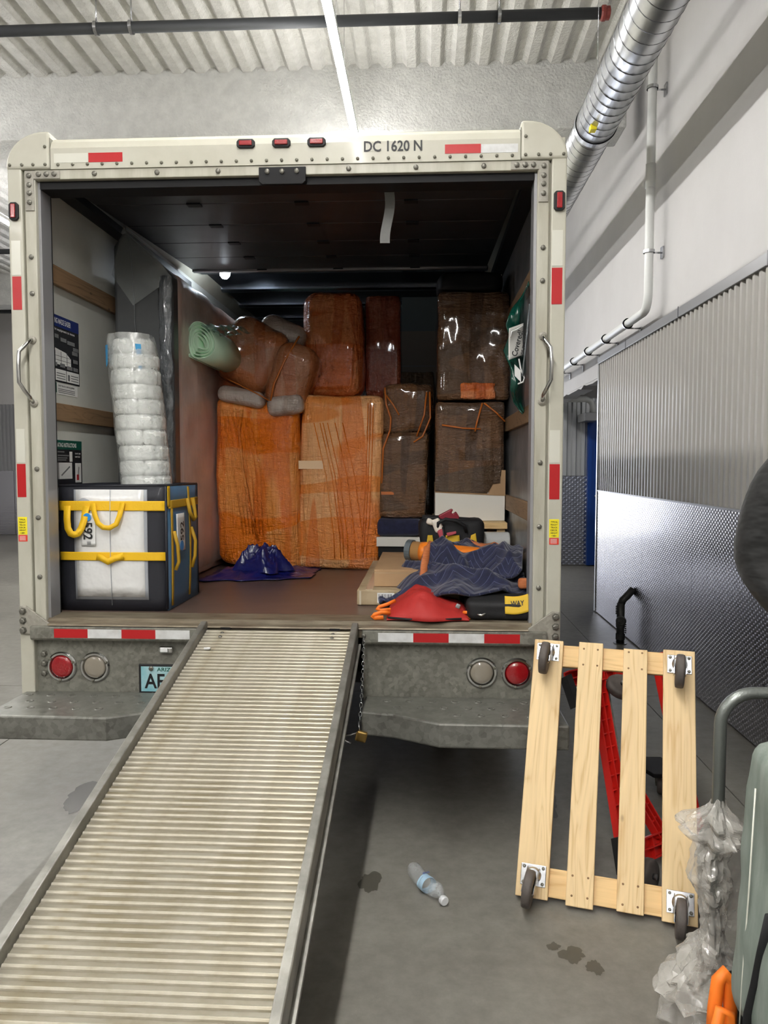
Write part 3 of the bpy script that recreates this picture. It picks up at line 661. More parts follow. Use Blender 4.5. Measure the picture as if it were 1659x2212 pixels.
# header
hp = [(0.0, 2.866), (0.0, 2.955), (.012, 2.985), (.04, 3.008), (.10, 3.026), (.3, 3.04), (.3, 2.866)]
MB().prism(hp, 'x', -1.024, 1.024).build('header', 'cream', tr)
for s in (-1, 1):
    out = [(s * 1.026, 2.866), (s * 1.224, 2.866)] + [(s * (1.05 + .174 * math.cos(t)), 2.878 + .15 * math.sin(t)) for t in [PI / 2 * i / 12 for i in range(0, 13)]] + [(s * 1.026, 3.028)]
    c = MB().prism(out, 'y', -.006, .34).build('corner_cap', 'cream', tr, bevel=.012, seg=3)
    for px, pz in ((1.045, 2.884), (1.10, 2.884), (1.15, 2.884), (1.205, 2.884), (1.045, 2.96)): inst(RIV, c, (s * px, -.006, pz), 'rivet')
    bx(tr, 'cap_seam', 'rivet', s * 1.0252 - .0012, s * 1.0252 + .0012, -.002, .05, 2.866, 3.0)
for i in range(31): inst(RIV, tr, (-.99 + i * .066, 0, 2.884), 'rivet')
bx(tr, 'header_underframe', 'cream_in', -1.10, 1.10, .006, .10, 2.824, 2.866, .003)
for px in (-.83, -.55, -.28, .29, .58, .87): inst(BOLT_S, tr, (px, .006, 2.845), 'screw')
bx(tr, 'header_seal', 'black_trim', -1.09, 1.09, .03, .14, 2.79, 2.824)
lk = MB().prism([(-.1, 2.855), (.105, 2.855), (.105, 2.795), (.09, 2.782), (-.085, 2.782), (-.1, 2.795)], 'y', -.004, .004).build('latch_plate', 'black_trim', tr, bevel=.002)
for px in (-.062, .002, .066): inst(BOLT_S, lk, (px, -.004, 2.835), 'bolt')
def marker(c, wdt, hgt, yf=-.001):
    m = MB().prism([(c[0] - wdt / 2 + .008 * a[0], c[1] - hgt / 2 + .008 * a[1]) if 0 else (c[0] + sx * (wdt / 2 - qx), c[1] + sz * (hgt / 2 - qz)) for sx, sz, qx, qz, a in
                    ((-1, -1, 0, .01, 0), (-1, 1, 0, .01, 0), (-1, 1, .01, 0, 0), (1, 1, .01, 0, 0), (1, 1, 0, .01, 0), (1, -1, 0, .01, 0), (1, -1, .01, 0, 0), (-1, -1, .01, 0, 0))], 'y', yf, yf - .012).build('marker_light', 'black_rubber', tr, bevel=.003)
    bx(m, 'lens', 'lens_red', c[0] - wdt / 2 + .012, c[0] + wdt / 2 - .012, yf - .02, yf - .012, c[1] - hgt / 2 + .009, c[1] + hgt / 2 - .009, .003)
for px in (-.155, 0, .153): marker((px, 2.955), .08, .038, .002)
marker((-1.192, 2.685), .044, .078); marker((1.19, 2.69), .047, .083)
def tape(x0, x1, z0, z1, mat, y=-.0012): bx(tr, 'reflective_tape', mat, x0, x1, y, y + .001, z0, z1)
tape(-.853, -.701, 2.892, 2.932, 'red_tape'); tape(-1.008, -.856, 2.892, 2.932, 'clear_tape')
tape(.704, .857, 2.897, 2.935, 'red_tape'); tape(.857, 1.014, 2.897, 2.933, 'white_tape')
tape(-1.211, -1.170, 2.258, 2.404, 'red_tape'); tape(-1.211, -1.170, 2.41, 2.56, 'clear_tape'); tape(-1.214, -1.174, 1.423, 1.573, 'red_tape'); tape(-1.213, -1.174, 1.58, 1.73, 'clear_tape')
tape(1.163, 1.208, 2.258, 2.412, 'red_tape'); tape(1.163, 1.208, 2.42, 2.57, 'clear_tape'); tape(1.165, 1.209, 1.42, 1.573, 'red_tape'); tape(1.164, 1.208, 1.58, 1.72, 'clear_tape')
text('DC 1620 N', (.357, -.0015, 2.911), (1, 0, 0), (0, 0, 1), .25, .046, 'ink', tr)
for x0 in (-1.216, 1.167):
    k = bx(tr, 'height_sticker', 'yellow_st', x0, x0 + .042, -.0012, 0, 1.253, 1.333)
    for i, t_ in enumerate(('TYPICAL', 'FREIGHT', 'TRUCK', 'DECK', 'HEIGHT')): text(t_, (x0 + .006, -.0016, 1.317 - i * .012), (1, 0, 0), (0, 0, 1), .03, .008, 'ink', k)
    text('<48>', (x0 + .01, -.0016, 1.257), (1, 0, 0), (0, 0, 1), .022, .007, 'ink', k)
    k = bx(tr, 'warning_sticker', 'red_st', x0 + .001, x0 + .042, -.0012, 0, 1.222, 1.251)
    for i in range(4): bx(k, 'print_line', 'paper', x0 + .006, x0 + .034, -.0016, -.0012, 1.2275 + i * .0055, 1.2295 + i * .0055)
# grab handles
for s in (-1, 1):
    h = rod(tr, 'grab_handle', 'chrome', [(s * 1.13, .004, 2.125), (s * 1.13, -.02, 2.12), (s * 1.132, -.05, 2.095), (s * 1.152, -.07, 2.065), (s * 1.156, -.072, 2.0), (s * 1.155, -.072, 1.93), (s * 1.14, -.055, 1.895), (s * 1.13, -.03, 1.87), (s * 1.13, .004, 1.845)], .0085, 10)
    for z in (2.125, 1.845): MB().lathe([(.018, 0), (.018, .006), (.01, .012), (0, .012)], (s * 1.13, .008, z), (0, -1, 0), 12).build('handle_foot', 'galv_light', h)
# gussets
for s in (-1, 1):
    g = MB().prism([(s * 1.215, .80), (s * 1.215, .928), (s * 1.185, .928), (s * 1.068, .842), (s * 1.068, .80)], 'y', -.014, -.002).build('gusset_plate', 'galv_light', tr, bevel=.002)
    for px, pz in ((1.198, .905), (1.198, .862), (1.198, .818), (1.138, .818), (1.085, .818)): inst(BOLT, g, (s * px, -.014, pz), 'bolt')
# rear rail, tape and panels
for a, b in ((-1.16, -.372), (.35, 1.16)):
    MB().prism([(-.002, .842), (-.03, .838), (-.03, .785), (-.022, .775), (.02, .772), (.02, .842)], 'x', a, b).build('rear_rail', 'galv', tr, bevel=.002)
    bx(tr, 'rear_panel', 'galv', a + .0, b, .028, .04, .505, .775)
for x0, cols in ((-1.047, ('red_tape', 'white_tape', 'red_tape', 'white_tape')), (.42, ('white_tape', 'red_tape', 'white_tape', 'red_tape'))):
    for i, c in enumerate(cols): bx(tr, 'reflective_tape', c, x0 + i * .1555, x0 + (i + 1) * .1555, -.0315, -.030, .789, .829)
def tail(c, lens):
    m = MB().lathe([(.070, 0), (.070, .006), (.064, .012), (.056, .012), (.052, .004), (.052, 0)], (c, .028, .642), (0, -1, 0), 36).build('tail_lamp', 'chrome', tr, smooth=False)
    MB().lathe([(.0515, 0), (.0515, .006), (.045, .011), (.03, .014), (0, .0155)], (c, .028, .642), (0, -1, 0), 32).build('lens', lens, m, smooth=True)
    for a in (.4, 2.5, 4.6): inst(RIV, m, (c + .061 * math.cos(a), .016, .642 + .061 * math.sin(a)), 'screw')
tail(-1.041, 'lens_red'); tail(-.886, 'lens_clear'); tail(.881, 'lens_clear'); tail(1.038, 'lens_red')
for pz in (.70, .655, .61): inst(BOLT, tr, (-1.125, .028, pz), 'bolt')
sk = bx(tr, 'light_socket', 'chrome', -.58, -.515, .0, .028, .715, .745, .008); bx(sk, 'bulb', 'lamp_body', -.57, -.535, -.006, 0, .722, .74, .004)
pl = bx(tr, 'number_plate', 'ink', -.68, -.375, .018, .028, .505, .66, .004)
bx(pl, 'plate_face', 'plate', -.668, -.387, .0165, .018, .535, .65); bx(pl, 'month_tab', 'red_tape', -.60, -.58, .016, .018, .512, .534)
text('ARIZONA', (-.594, .0158, .628), (1, 0, 0), (0, 0, 1), .13, .018, 'green_print', pl)
text('AE·0', (-.652, .0158, .548), (1, 0, 0), (0, 0, 1), .155, .07, 'ink', pl)
text('PAID', (-.655, .0165, .512), (1, 0, 0), (0, 0, 1), .03, .009, 'paper', pl)
for px, pz in ((-.62, .642), (-.615, .52)): inst(BOLT_S, pl, (px, .016, pz), 'screw')
# bumper steps
for s in (-1, 1):
    plan = [(s * 1.205, .02), (s * 1.205, -.335), (s * .685, -.335), (s * .495, -.232), (s * .36, -.20), (s * .36, .02)]
    b = MB().prism(plan, 'z', .428, .53).build('bumper_step', 'bumper', tr, bevel=.008)
    DIM = mesh_of(MB().lathe([(.019, 0), (.014, .003), (.008, .0005), (0, .0003)], (0, 0, 0), (0, 0, 1), 12), 'bumper') if s < 0 else DIM
    for r_ in range(3):
        for i in range(9):
            px = 1.16 - i * .1 - (.05 if r_ % 2 else 0); py = -.05 - r_ * .09
            if px > .72 or (px > .42 and py > -.17): inst(DIM, b, (s * px, py, .5302), 'tread_dimple')
# roller door lying under the roof
for i in range(5):
    y0 = .14 + i * .41; z0 = 2.87 + i * .022
    p = MB().prism([(y0, z0), (y0 + .405, z0 + .022), (y0 + .405, z0 + .042), (y0, z0 + .02)], 'x', -1.06, 1.06).build('door_panel', 'door', tr, bevel=.003)
    for px in (-.55, .0, .55):
        hg = bx(p, 'hinge', 'door_track', px - .035, px + .035, y0 + .385, y0 + .43, z0 + .012, z0 + .02)
MB().prism([(.13, 2.845), (.13, 2.87), (.19, 2.875), (.19, 2.85)], 'x', -1.05, 1.05).build('door_bottom_bar', 'door_track', tr, bevel=.003)
bx(tr, 'door_end_bar', 'flash', -1.06, 1.06, 2.17, 2.21, 2.965, 2.995, .003)
MB().grid(lambda u, v: (.425 + .045 * u + .012 * math.sin(v * 5), .2 + .03 * math.sin(v * 2.2), 2.86 - .27 * v), 3, 12).build('pull_strap', 'strap_grey', tr, solid=.004)
il = MB().lathe([(.05, 0), (.05, .015), (.035, .02)], (-.87, 2.36, 3.03), (0, 0, -1), 16).build('interior_lamp', 'door_track', tr)
MB().lathe([(.04, 0), (.036, .03), (.02, .05), (0, .055)], (-.87, 2.36, 3.012), (0, 0, -1), 16).build('lens', 'white_lamp', il, smooth=True)
# slats on the side walls
for za, zb in ((2.425, 2.515), (1.78, 1.865), (1.295, 1.385)):
    if za > 1.5: bx(tr, 'wall_slat', 'slat', -1.15, -1.128, .12, 5.8, za, zb, .003)
    bx(tr, 'wall_slat', 'slat', 1.128, 1.15, .12, 5.8, za, zb, .003)
# posters on the left lining (facing +X)
def on_left(parent, name, mat, y0, y1, z0, z1, lift=0): return bx(parent, name, mat, -1.150, -1.1485 + lift, y0, y1, z0, z1)
p1 = on_left(tr, 'wall_poster', 'poster', -.02 + .12, .507, 1.97, 2.29)
on_left(p1, 'title_band', 'navy_print', .10, .507, 2.235, 2.29, .0006)
text('YOUR MOVING MADE EASIER', (-1.1475, .13, 2.25), (0, 1, 0), (0, 0, 1), .29, .026, 'paper', p1)
text('Load it the right equipment to move', (-1.1478, .12, 2.212), (0, 1, 0), (0, 0, 1), .34, .016, 'paper', p1)
for y, z, wd in ((.2, 2.18, .09), (.31, 2.17, .06), (.38, 2.165, .08), (.43, 2.12, .06), (.44, 2.08, .05), (.44, 2.04, .05), (.22, 2.045, .05), (.3, 2.045, .05), (.37, 2.04, .06), (.44, 2.14, .06), (.13, 2.15, .03), (.13, 2.1, .03)):
    on_left(p1, 'print_block', 'ink_grey', y, y + wd, z, z + .018, .0006)
MB().add([(-1.1482, .215, 2.135), (-1.1482, .36, 2.12), (-1.1482, .415, 2.095), (-1.1482, .415, 2.055), (-1.1482, .24, 2.055), (-1.1482, .215, 2.08)], [(0, 1, 2, 3, 4, 5)]).build('printed_truck', 'paper', p1)
for a, b in ((.25, .253), (.31, .313), (.37, .373)): on_left(p1, 'print_line', 'ink_grey', a, b, 2.06, 2.12, .0012)
for z in (2.075, 2.095): on_left(p1, 'print_line', 'ink_grey', .22, .41, z, z + .002, .0012)
for y0, y1 in ((.10, .21), (.216, .36), (.366, .50)):
    q_ = on_left(p1, 'caption_panel', 'paper', y0, y1, 1.978, 2.032, .0008)
    for i in range(3): on_left(q_, 'print_line', 'ink_grey', y0 + .045, y1 - .01, 1.987 + i * .012, 1.991 + i * .012, .0012)
    on_left(q_, 'print_figure', 'ink_grey', y0 + .012, y0 + .032, 1.985, 2.015, .0012)
an = on_left(tr, 'wall_notice', 'green_print', .10, .26, 1.918, 1.966); text('ATTENTION', (-1.1483, .11, 1.93), (0, 1, 0), (0, 0, 1), .14, .024, 'paper', an)
nb = on_left(tr, 'wall_notice', 'paper', .265, .48, 1.912, 1.964)
text('THIS TRUCK IS GPS EQUIPPED', (-1.148, .275, 1.948), (0, 1, 0), (0, 0, 1), .17, .009, 'ink', nb)
for i in range(3): on_left(nb, 'print_line', 'ink_grey', .275, .45, 1.92 + i * .008, 1.923 + i * .008, .0008)
p2 = on_left(tr, 'wall_poster', 'poster', .10, .512, 1.25, 1.69)
on_left(p2, 'title_band', 'green_print', .10, .512, 1.645, 1.69, .0006)
text('RAMP OPERATING INSTRUCTIONS', (-1.1475, .15, 1.656), (0, 1, 0), (0, 0, 1), .30, .021, 'paper', p2)
for z, y1 in ((1.63, .32), (1.612, .37), (1.60, .35), (1.59, .34)): on_left(p2, 'print_line', 'ink_grey', .12, y1, z, z + .006, .0006)
on_left(p2, 'code_panel', 'paper', .375, .405, 1.585, 1.635, .0006)
text('DO NOT CLIMB', (-1.1477, .435, 1.622), (0, 1, 0), (0, 0, 1), .06, .008, 'paper', p2); text('RAMP EDGE', (-1.1477, .435, 1.606), (0, 1, 0), (0, 0, 1), .055, .008, 'paper', p2)
for y0, y1, z0, z1 in ((.15, .255, 1.50, 1.58), (.262, .40, 1.50, 1.58), (.15, .255, 1.395, 1.47), (.262, .40, 1.395, 1.47), (.435, .50, 1.48, 1.578), (.435, .50, 1.38, 1.44), (.15, .255, 1.29, 1.36), (.262, .40, 1.29, 1.36)):
    q_ = on_left(p2, 'picture_panel', 'paper', y0, y1, z0, z1, .0006)
    MB().add([(-1.1478, y0 + .02, z0 + .02), (-1.1478, y0 + .028, z0 + .014), (-1.1478, y1 - .02, z1 - .022), (-1.1478, y1 - .028, z1 - .016)], [(0, 1, 2, 3)]).build('print_figure', 'ink_grey', q_)
    if y0 > .43: on_left(q_, 'print_figure', 'red_tape', y0 + .015, y0 + .038, z0 + .012, z0 + .04, .0012)
# chassis under the box
for s in (-1, 1):
    bx(tr, 'frame_rail', 'black_trim', s * .42 - .04, s * .42 + .04, .05, 7.2, .60, .78)
    for k, off in ((0, 0), (1, .27)):
        cx = s * (1.03 - off)
        ty = MB().lathe([(.22, -.105), (.33, -.12), (.385, -.10), (.40, -.05), (.40, .05), (.385, .10), (.33, .12), (.22, .105)], (cx, 1.75, .40), (1, 0, 0), 32).build('rear_tyre', 'black_rubber', tr, smooth=True)
        if k == 0: MB().lathe([(.22, -.09), (.22, .09), (.1, .04), (0, .04)], (cx, 1.75, .40), (s, 0, 0), 24).build('wheel_rim', 'galv_light', ty)
    bx(tr, 'mud_flap', 'black_rubber', s * .9 - .26, s * .9 + .26, 1.2, 1.212, .16, .62)
rod(tr, 'rear_axle', 'black_trim', [(-1.0, 1.75, .40), (1.0, 1.75, .40)], .07, 12)
bx(tr, 'ramp_cradle', 'black_trim', -.36, .34, .06, 3.4, .58, .63)
bx(tr, 'cab_body', 'cream', -1.0, 1.0, 6.05, 8.0, .35, 2.1, .15)
for s in (-1, 1): MB().lathe([(.2, -.1), (.37, -.11), (.39, 0), (.37, .11), (.2, .1)], (s * .9, 7.4, .39), (1, 0, 0), 28).build('front_tyre', 'black_rubber', tr, smooth=True)

# ---- ramp
rp = thing('loading_ramp', 'ribbed aluminium loading ramp pulled out from under the truck sill to the floor', 'ramp', (0, -.03, .838))
sl = math.tan(math.radians(13.9)); ca = math.cos(math.radians(13.9)); sa = math.sin(math.radians(13.9)); YE = -3.40
rz = lambda y: .838 + (y + .03) * sl
MB().prism([(-.03, rz(-.03) - .004), (YE, rz(YE) - .004), (YE, rz(YE) - .03), (-.03, rz(-.03) - .034)], 'x', -.345, .305).build('ramp_plate', 'ramp_valley', rp)
rib = MB().prism([(-.0062, -.004), (-.0045, .001), (-.0015, .0038), (.0015, .0038), (.0045, .001), (.0062, -.004)], 'x', -.342, .302)
RM = bpy.data.meshes.new('rib'); RM.from_pydata([(x, y * ca - z * sa, y * sa + z * ca) for x, y, z in rib.v], [], rib.f); RM.materials.append(MT['ramp'])
nr = int((-.05 - YE) / (.0272 * ca))
for i in range(nr):
    y = -.055 - i * .0272 * ca; inst(RM, rp, (0, y, rz(y)), 'tread_rib')
for s, x0, x1 in ((-1, -.372, -.345), (1, .305, .332)):
    MB().prism([(-.02, rz(-.02) + .028), (-.035, rz(-.035) + .036), (YE + .1, rz(YE + .1) + .036), (YE, rz(YE) + .004), (YE, rz(YE) - .03), (-.02, rz(-.02) - .06)], 'x', x0, x1).build('side_rail', 'rail', rp, bevel=.004)
    MB().prism([(-.05, rz(-.05) - .05), (YE + .3, rz(YE + .3) - .045), (YE + .3, rz(YE + .3) - .06), (-.05, rz(-.05) - .066)], 'x', x0 - (.0 if s < 0 else -.0), x1 + (.014 if s > 0 else 0)).build('rail_flange', 'rail', rp)
for px in (-.265, .225):
    bx(rp, 'hinge_hook', 'black_trim', px - .02, px + .025, -.03, .0, .836, .845)
    for y in (-.075, -.11): MB().lathe([(.009, .0042), (.006, .008), (0, .0085)], (px, y, rz(y)), (0, -sa, ca), 8).build('rivet', 'bolt', rp)
fp = lump((-.29, -.23, rz(-.23) + .009), (.026, .018, .008), 'paint_chip', 'paper', rp, .003, .004, 60, seg=4)
# chain and padlock
ch = thing('padlock_chain', 'thin steel chain hanging beside the ramp slot with an open brass padlock', 'padlock', (.357, -.04, .82))
inst(BOLT_S, ch, (.357, -.03, .815), 'eye_bolt')
for i in range(21):
    z = .80 - i * .0145; y = -.042 - max(0, .56 - z) * .0 - (i / 20) ** 2 * .2; 
    lk_ = [(.357 + (.006 * math.cos(a) if i % 2 else 0), y + (0 if i % 2 else .006 * math.cos(a)), z + .0105 * math.sin(a)) for a in [2 * PI * k / 10 for k in range(10)]]
    MB().tube(lk_, .0018, 5, closed=True).build('chain_link', 'steel', ch)
pb = lump((.372, -.352, .478), (.045, .02, .042), 'lock_body', 'brass', ch, .004, 0, 1, (0, .25, 0), seg=4)
rod(ch, 'shackle', 'steel', [(.358, -.352, .492), (.325, -.352, .482)] + [(.315 - .012 * math.sin(t), -.352, .468 + .014 * math.cos(t)) for t in (0, .8, 1.6, 2.4, 3.1)] + [(.33, -.352, .448)], .004, 8)
rod(ch, 'chain_link', 'steel', [(.357, -.245, .505), (.36, -.34, .53), (.365, -.352, .5)], .0025, 6)

# ================================================================== CARGO
FZ = .871
# ---- tote trolley bag, open at the top
t = thing('tote_bag', 'open black and blue tote with a white window panel, yellow straps and 592 labels', 'tote', (-.86, .44, FZ))
X0, X1, Y0, Y1, ZT = -1.118, -.602, .2, .685, 1.468
def panel(name, mat, fn, **k): return MB().grid(fn, 10, 10).build(name, mat, t, smooth=True, solid=.008, **k)
bl = lambda u, v, a=.018: a * math.sin(PI * u) * math.sin(PI * v)
fr = panel('front_panel', 'tote_black', lambda u, v: (X0 + (X1 - X0) * u + (.02 * (1 - u) - .02 * u) * (v - .0) * .0, Y0 - bl(u, v, .012), FZ + .002 + (ZT - FZ) * v - .006 * math.sin(u * 3.1)))
sd = panel('side_panel', 'tote_blue', lambda u, v: (X1 + bl(u, v, .012), Y0 + (Y1 - Y0) * u, FZ + .002 + (ZT - FZ) * v))
panel('back_panel', 'tote_blue', lambda u, v: (X0 + (X1 - X0) * u, Y1 + bl(u, v), FZ + .002 + (ZT - FZ) * v))
panel('side_panel', 'tote_black', lambda u, v: (X0 - bl(u, v, .004), Y0 + (Y1 - Y0) * u, FZ + .002 + (ZT - FZ) * v))
panel('base_panel', 'tote_black', lambda u, v: (X0 + (X1 - X0) * u, Y0 + (Y1 - Y0) * v, FZ + .008))
rod(t, 'rim_piping', 'tote_black', [(X0, Y0, ZT), (X1, Y0, ZT + .004), (X1, Y1, ZT), (X0, Y1, ZT)], .008, 6, closed=True)
rod(t, 'corner_piping', 'tote_black', [(X1, Y0 - .004, FZ + .01), (X1, Y0 - .004, ZT)], .007, 6); rod(t, 'corner_piping', 'tote_black', [(X1, Y1, FZ + .01), (X1, Y1, ZT)], .007, 6)
fy = lambda x, z: Y0 - .012 * math.sin(PI * (x - X0) / (X1 - X0)) * math.sin(PI * (z - FZ) / (ZT - FZ))
def front(name, mat, x0, x1, z0, z1, lift, par=None, wob=0):
    return MB().grid(lambda u, v: (x0 + (x1 - x0) * u, fy(x0 + (x1 - x0) * u, z0 + (z1 - z0) * v) - lift - wob * nz(u * 4, v * 4, 3), z0 + (z1 - z0) * v), 10, 10).build(name, mat, par or t, smooth=True, solid=.003)
wb = front('window_border', 'tote_border', -1.045, -.69, .925, 1.452, .006)
wn = front('window_panel', 'tote_panel', -1.035, -.705, .94, 1.452, .009, None, .006)
rod(wn, 'centre_seam', 'tote_border', [(-.865, fy(-.865, z) - .016, z) for z in (.90, 1.05, 1.2, 1.3, 1.45)], .0018, 5)
for z0, z1 in ((1.352, 1.398), (1.115, 1.155)):
    st_ = front('strap', 'webbing', X0 + .004, X1 - .002, z0, z1, .014)
def loop(pts, wd=.032, par=None, mat='webbing', nm='strap_loop'):
    pts = [Vector(p) for p in pts]; mb = MB(); vs = []
    for i, p in enumerate(pts):
        tt = (pts[min(i + 1, len(pts) - 1)] - pts[max(i - 1, 0)]).normalized(); e = tt.cross(Vector((0, 1, 0)))
        e = e.normalized() if e.length > .1 else Vector((1, 0, 0)); vs += [p + e * wd / 2, p - e * wd / 2]
    mb.add(vs, [(2 * i, 2 * i + 1, 2 * i + 3, 2 * i + 2) for i in range(len(pts) - 1)]); return mb.build(nm, mat, par or t, smooth=True, solid=.004)
loop([(-1.07, Y0 - .025, 1.375), (-1.068, Y0 - .035, 1.31), (-1.06, Y0 - .045, 1.27), (-1.045, Y0 - .05, 1.245), (-1.03, Y0 - .05, 1.24), (-1.01, Y0 - .05, 1.245), (-.995, Y0 - .045, 1.27), (-.985, Y0 - .035, 1.31), (-.978, Y0 - .025, 1.375)])
loop([(-.945, Y0 - .03, 1.385), (-.93, Y0 - .04, 1.33), (-.912, Y0 - .05, 1.295), (-.885, Y0 - .055, 1.275), (-.855, Y0 - .055, 1.273), (-.825, Y0 - .05, 1.29), (-.81, Y0 - .045, 1.33), (-.80, Y0 - .03, 1.39)], .024)
loop([(-.93, Y0 - .03, 1.135), (-.90, Y0 - .04, 1.128), (-.87, Y0 - .046, 1.112), (-.84, Y0 - .04, 1.128), (-.80, Y0 - .03, 1.137)], .03)
lb = front('number_label', 'paper', -1.005, -.935, 1.185, 1.34, .018)
MB().lathe([(.019, 0), (.019, .001)], (-.972, Y0 - .0335, 1.322), (0, -1, 0), 20).build('blue_dot', 'label_blue', lb)
text('592', (-.992, Y0 - .0345, 1.298), (0, 0, -1), (1, 0, 0), .082, .045, 'ink', lb)
for i in range(4): bx(lb, 'print_line', 'ink_grey', -.975, -.955, Y0 - .0345, Y0 - .034, 1.193 + i * .004, 1.195 + i * .004)
sx = lambda y, z: X1 + .012 * math.sin(PI * (y - Y0) / (Y1 - Y0)) * math.sin(PI * (z - FZ) / (ZT - FZ))
def side(name, mat, y0, y1, z0, z1, lift=.008, par=None):
    return MB().grid(lambda u, v: (sx(y0 + (y1 - y0) * u, z0 + (z1 - z0) * v) + lift, y0 + (y1 - y0) * u, z0 + (z1 - z0) * v), 8, 8).build(name, mat, par or t, smooth=True, solid=.003)
side('strap', 'webbing_d', Y0 + .01, Y1 - .005, 1.36, 1.40); side('strap', 'webbing_d', Y0 + .04, Y0 + .062, .89, 1.36); side('strap', 'webbing_d', Y0 + .30, Y0 + .325, .90, 1.46); side('corner_strap', 'webbing', Y0 + .0, Y0 + .03, 1.37, ZT)
rod(t, 'strap_loop', 'webbing_d', [(X1 + .02, .46, 1.40), (X1 + .035, .455, 1.33), (X1 + .04, .50, 1.29), (X1 + .035, .55, 1.30), (X1 + .02, .555, 1.40)], .010, 6)
rod(t, 'strap_loop', 'webbing_d', [(X1 + .02, .25, 1.25), (X1 + .035, .255, 1.18), (X1 + .035, .27, 1.10), (X1 + .02, .265, 1.06)], .009, 6)
rod(t, 'strap_loop', 'webbing_d', [(X1 + .02, .52, 1.25), (X1 + .04, .525, 1.18), (X1 + .035, .53, 1.10), (X1 + .02, .525, 1.04)], .009, 6)
lb2 = side('number_label', 'paper', .30, .41, 1.145, 1.33, .011)
text('592', (X1 + .0255, .385, 1.195), (0, 0, 1), (0, -1, 0), .095, .055, 'ink', lb2)
MB().lathe([(.026, 0), (.026, .001)], (X1 + .024, .355, 1.17), (1, 0, 0), 20).build('blue_dot', 'label_blue', lb2)
# ---- foam pack standing in the tote
f = thing('foam_pack', 'tall bundle of stacked white foam pouches standing in the tote', 'foam pack', (-.79, .46, FZ + .02))
ax = lambda z: Vector((-.80 - .104 * (z - 1.47), .455 + .05 * (z - .9), z))
nlay = 17
for i in range(nlay):
    z = .905 + i * .0765; c = ax(z); a0 = (i % 2) * .55 + random.uniform(-.08, .08)
    for k in range(5):
        a = a0 + k * 2 * PI / 5; r_ = .122 if i < nlay - 1 else .105
        pts_ = [(0, 0)] + [(r_ * math.cos(a + j * 2 * PI / 5 / 5) * (1 + random.uniform(-.03, .03)), r_ * math.sin(a + j * 2 * PI / 5 / 5)) for j in range(6)]
        MB().prism([(c.x + p[0], c.y + p[1]) for p in pts_], 'z', z, z + .0745).build('foam_pouch', 'foam', f, bevel=.016)
def sleeve(u, v):
    z = .93 + v * 1.30; c = ax(z); a = 2 * PI * u; r_ = .128 + .008 * nz(math.cos(a) * 2, math.sin(a) * 2, z * 6) + (.0 if v < .93 else -.3 * (v - .93) + .02 * nz(math.cos(a) * 3, math.sin(a) * 3, 7))
    return (c.x + r_ * math.cos(a), c.y + r_ * math.sin(a), z)
MB().grid(sleeve, 40, 40).build('plastic_sleeve', 'film_sleeve', f, smooth=True)
for a, dz in ((-2.45, -.02), (-1.0, -.04)):
    c = ax(2.19); MB().add([(c.x + .131 * math.cos(a - .10), c.y + .131 * math.sin(a - .10), 2.17), (c.x + .131 * math.cos(a + .12), c.y + .131 * math.sin(a + .12), 2.17), (c.x + .133 * math.cos(a + .14), c.y + .133 * math.sin(a + .14), 2.09 + dz), (c.x + .133 * math.cos(a + .03), c.y + .133 * math.sin(a + .03), 2.08 + dz)], [(0, 1, 2, 3)]).build('blue_tape', 'blue_tape', f, solid=.002)
# ---- dark bagged panel and pinkish mattress on the left
g = thing('bagged_headboard', 'dark grey upholstered panel in a clear bag standing behind the foam pack', 'headboard', (-.94, .9, FZ))
MB().prism([(-1.105, FZ), (-1.105, 2.78), (-1.04, 2.86), (-.86, 2.70), (-.775, 2.62), (-.775, FZ)], 'y', .86, .975).build('panel', 'greybag', g, bevel=.02, seg=3)
MB().grid(lambda u, v: (-.852 + .075 * u + .012 * nz(u * 2, v * 16, 1), .862 - .018 * abs(math.sin(PI * u)) - .014 * abs(nz(u * 3, v * 26, 4)), FZ + .02 + 1.72 * v), 10, 90).build('crinkled_edge', 'crinkle', g, smooth=True, solid=.002)
MB().add([(-1.11, .85, 2.62), (-1.035, .845, 2.895), (-.87, .85, 2.73), (-.77, .85, 2.60), (-.99, .845, 2.45)], [(0, 1, 4), (1, 2, 4), (2, 3, 4)]).build('bag_top', 'film_thin', g, solid=.001)
rod(g, 'bag_fold', 'crinkle', [(-1.03, .85, 2.88), (-1.0, .848, 2.74), (-.985, .848, 2.45), (-.978, .848, 2.1), (-.975, .848, 1.6)], .003, 5)
mtt = thing('wrapped_mattress', 'pinkish mattress in clear film standing on its long edge along the left side', 'mattress', (-.95, 2.0, FZ))
lump((-.955, 2.03, (FZ + 2.665) / 2), (.325, 2.05, 2.665 - FZ), 'mattress', 'pink', mtt, .035, .014, 3.5, seg=26)
MB().grid(lambda u, v: (-.785 + .012 * nz(u * 7, v * 7, 2), 1.05 + 1.9 * u, FZ + .05 + 1.72 * v), 24, 24).build('loose_film', 'film_thin', mtt, smooth=True)
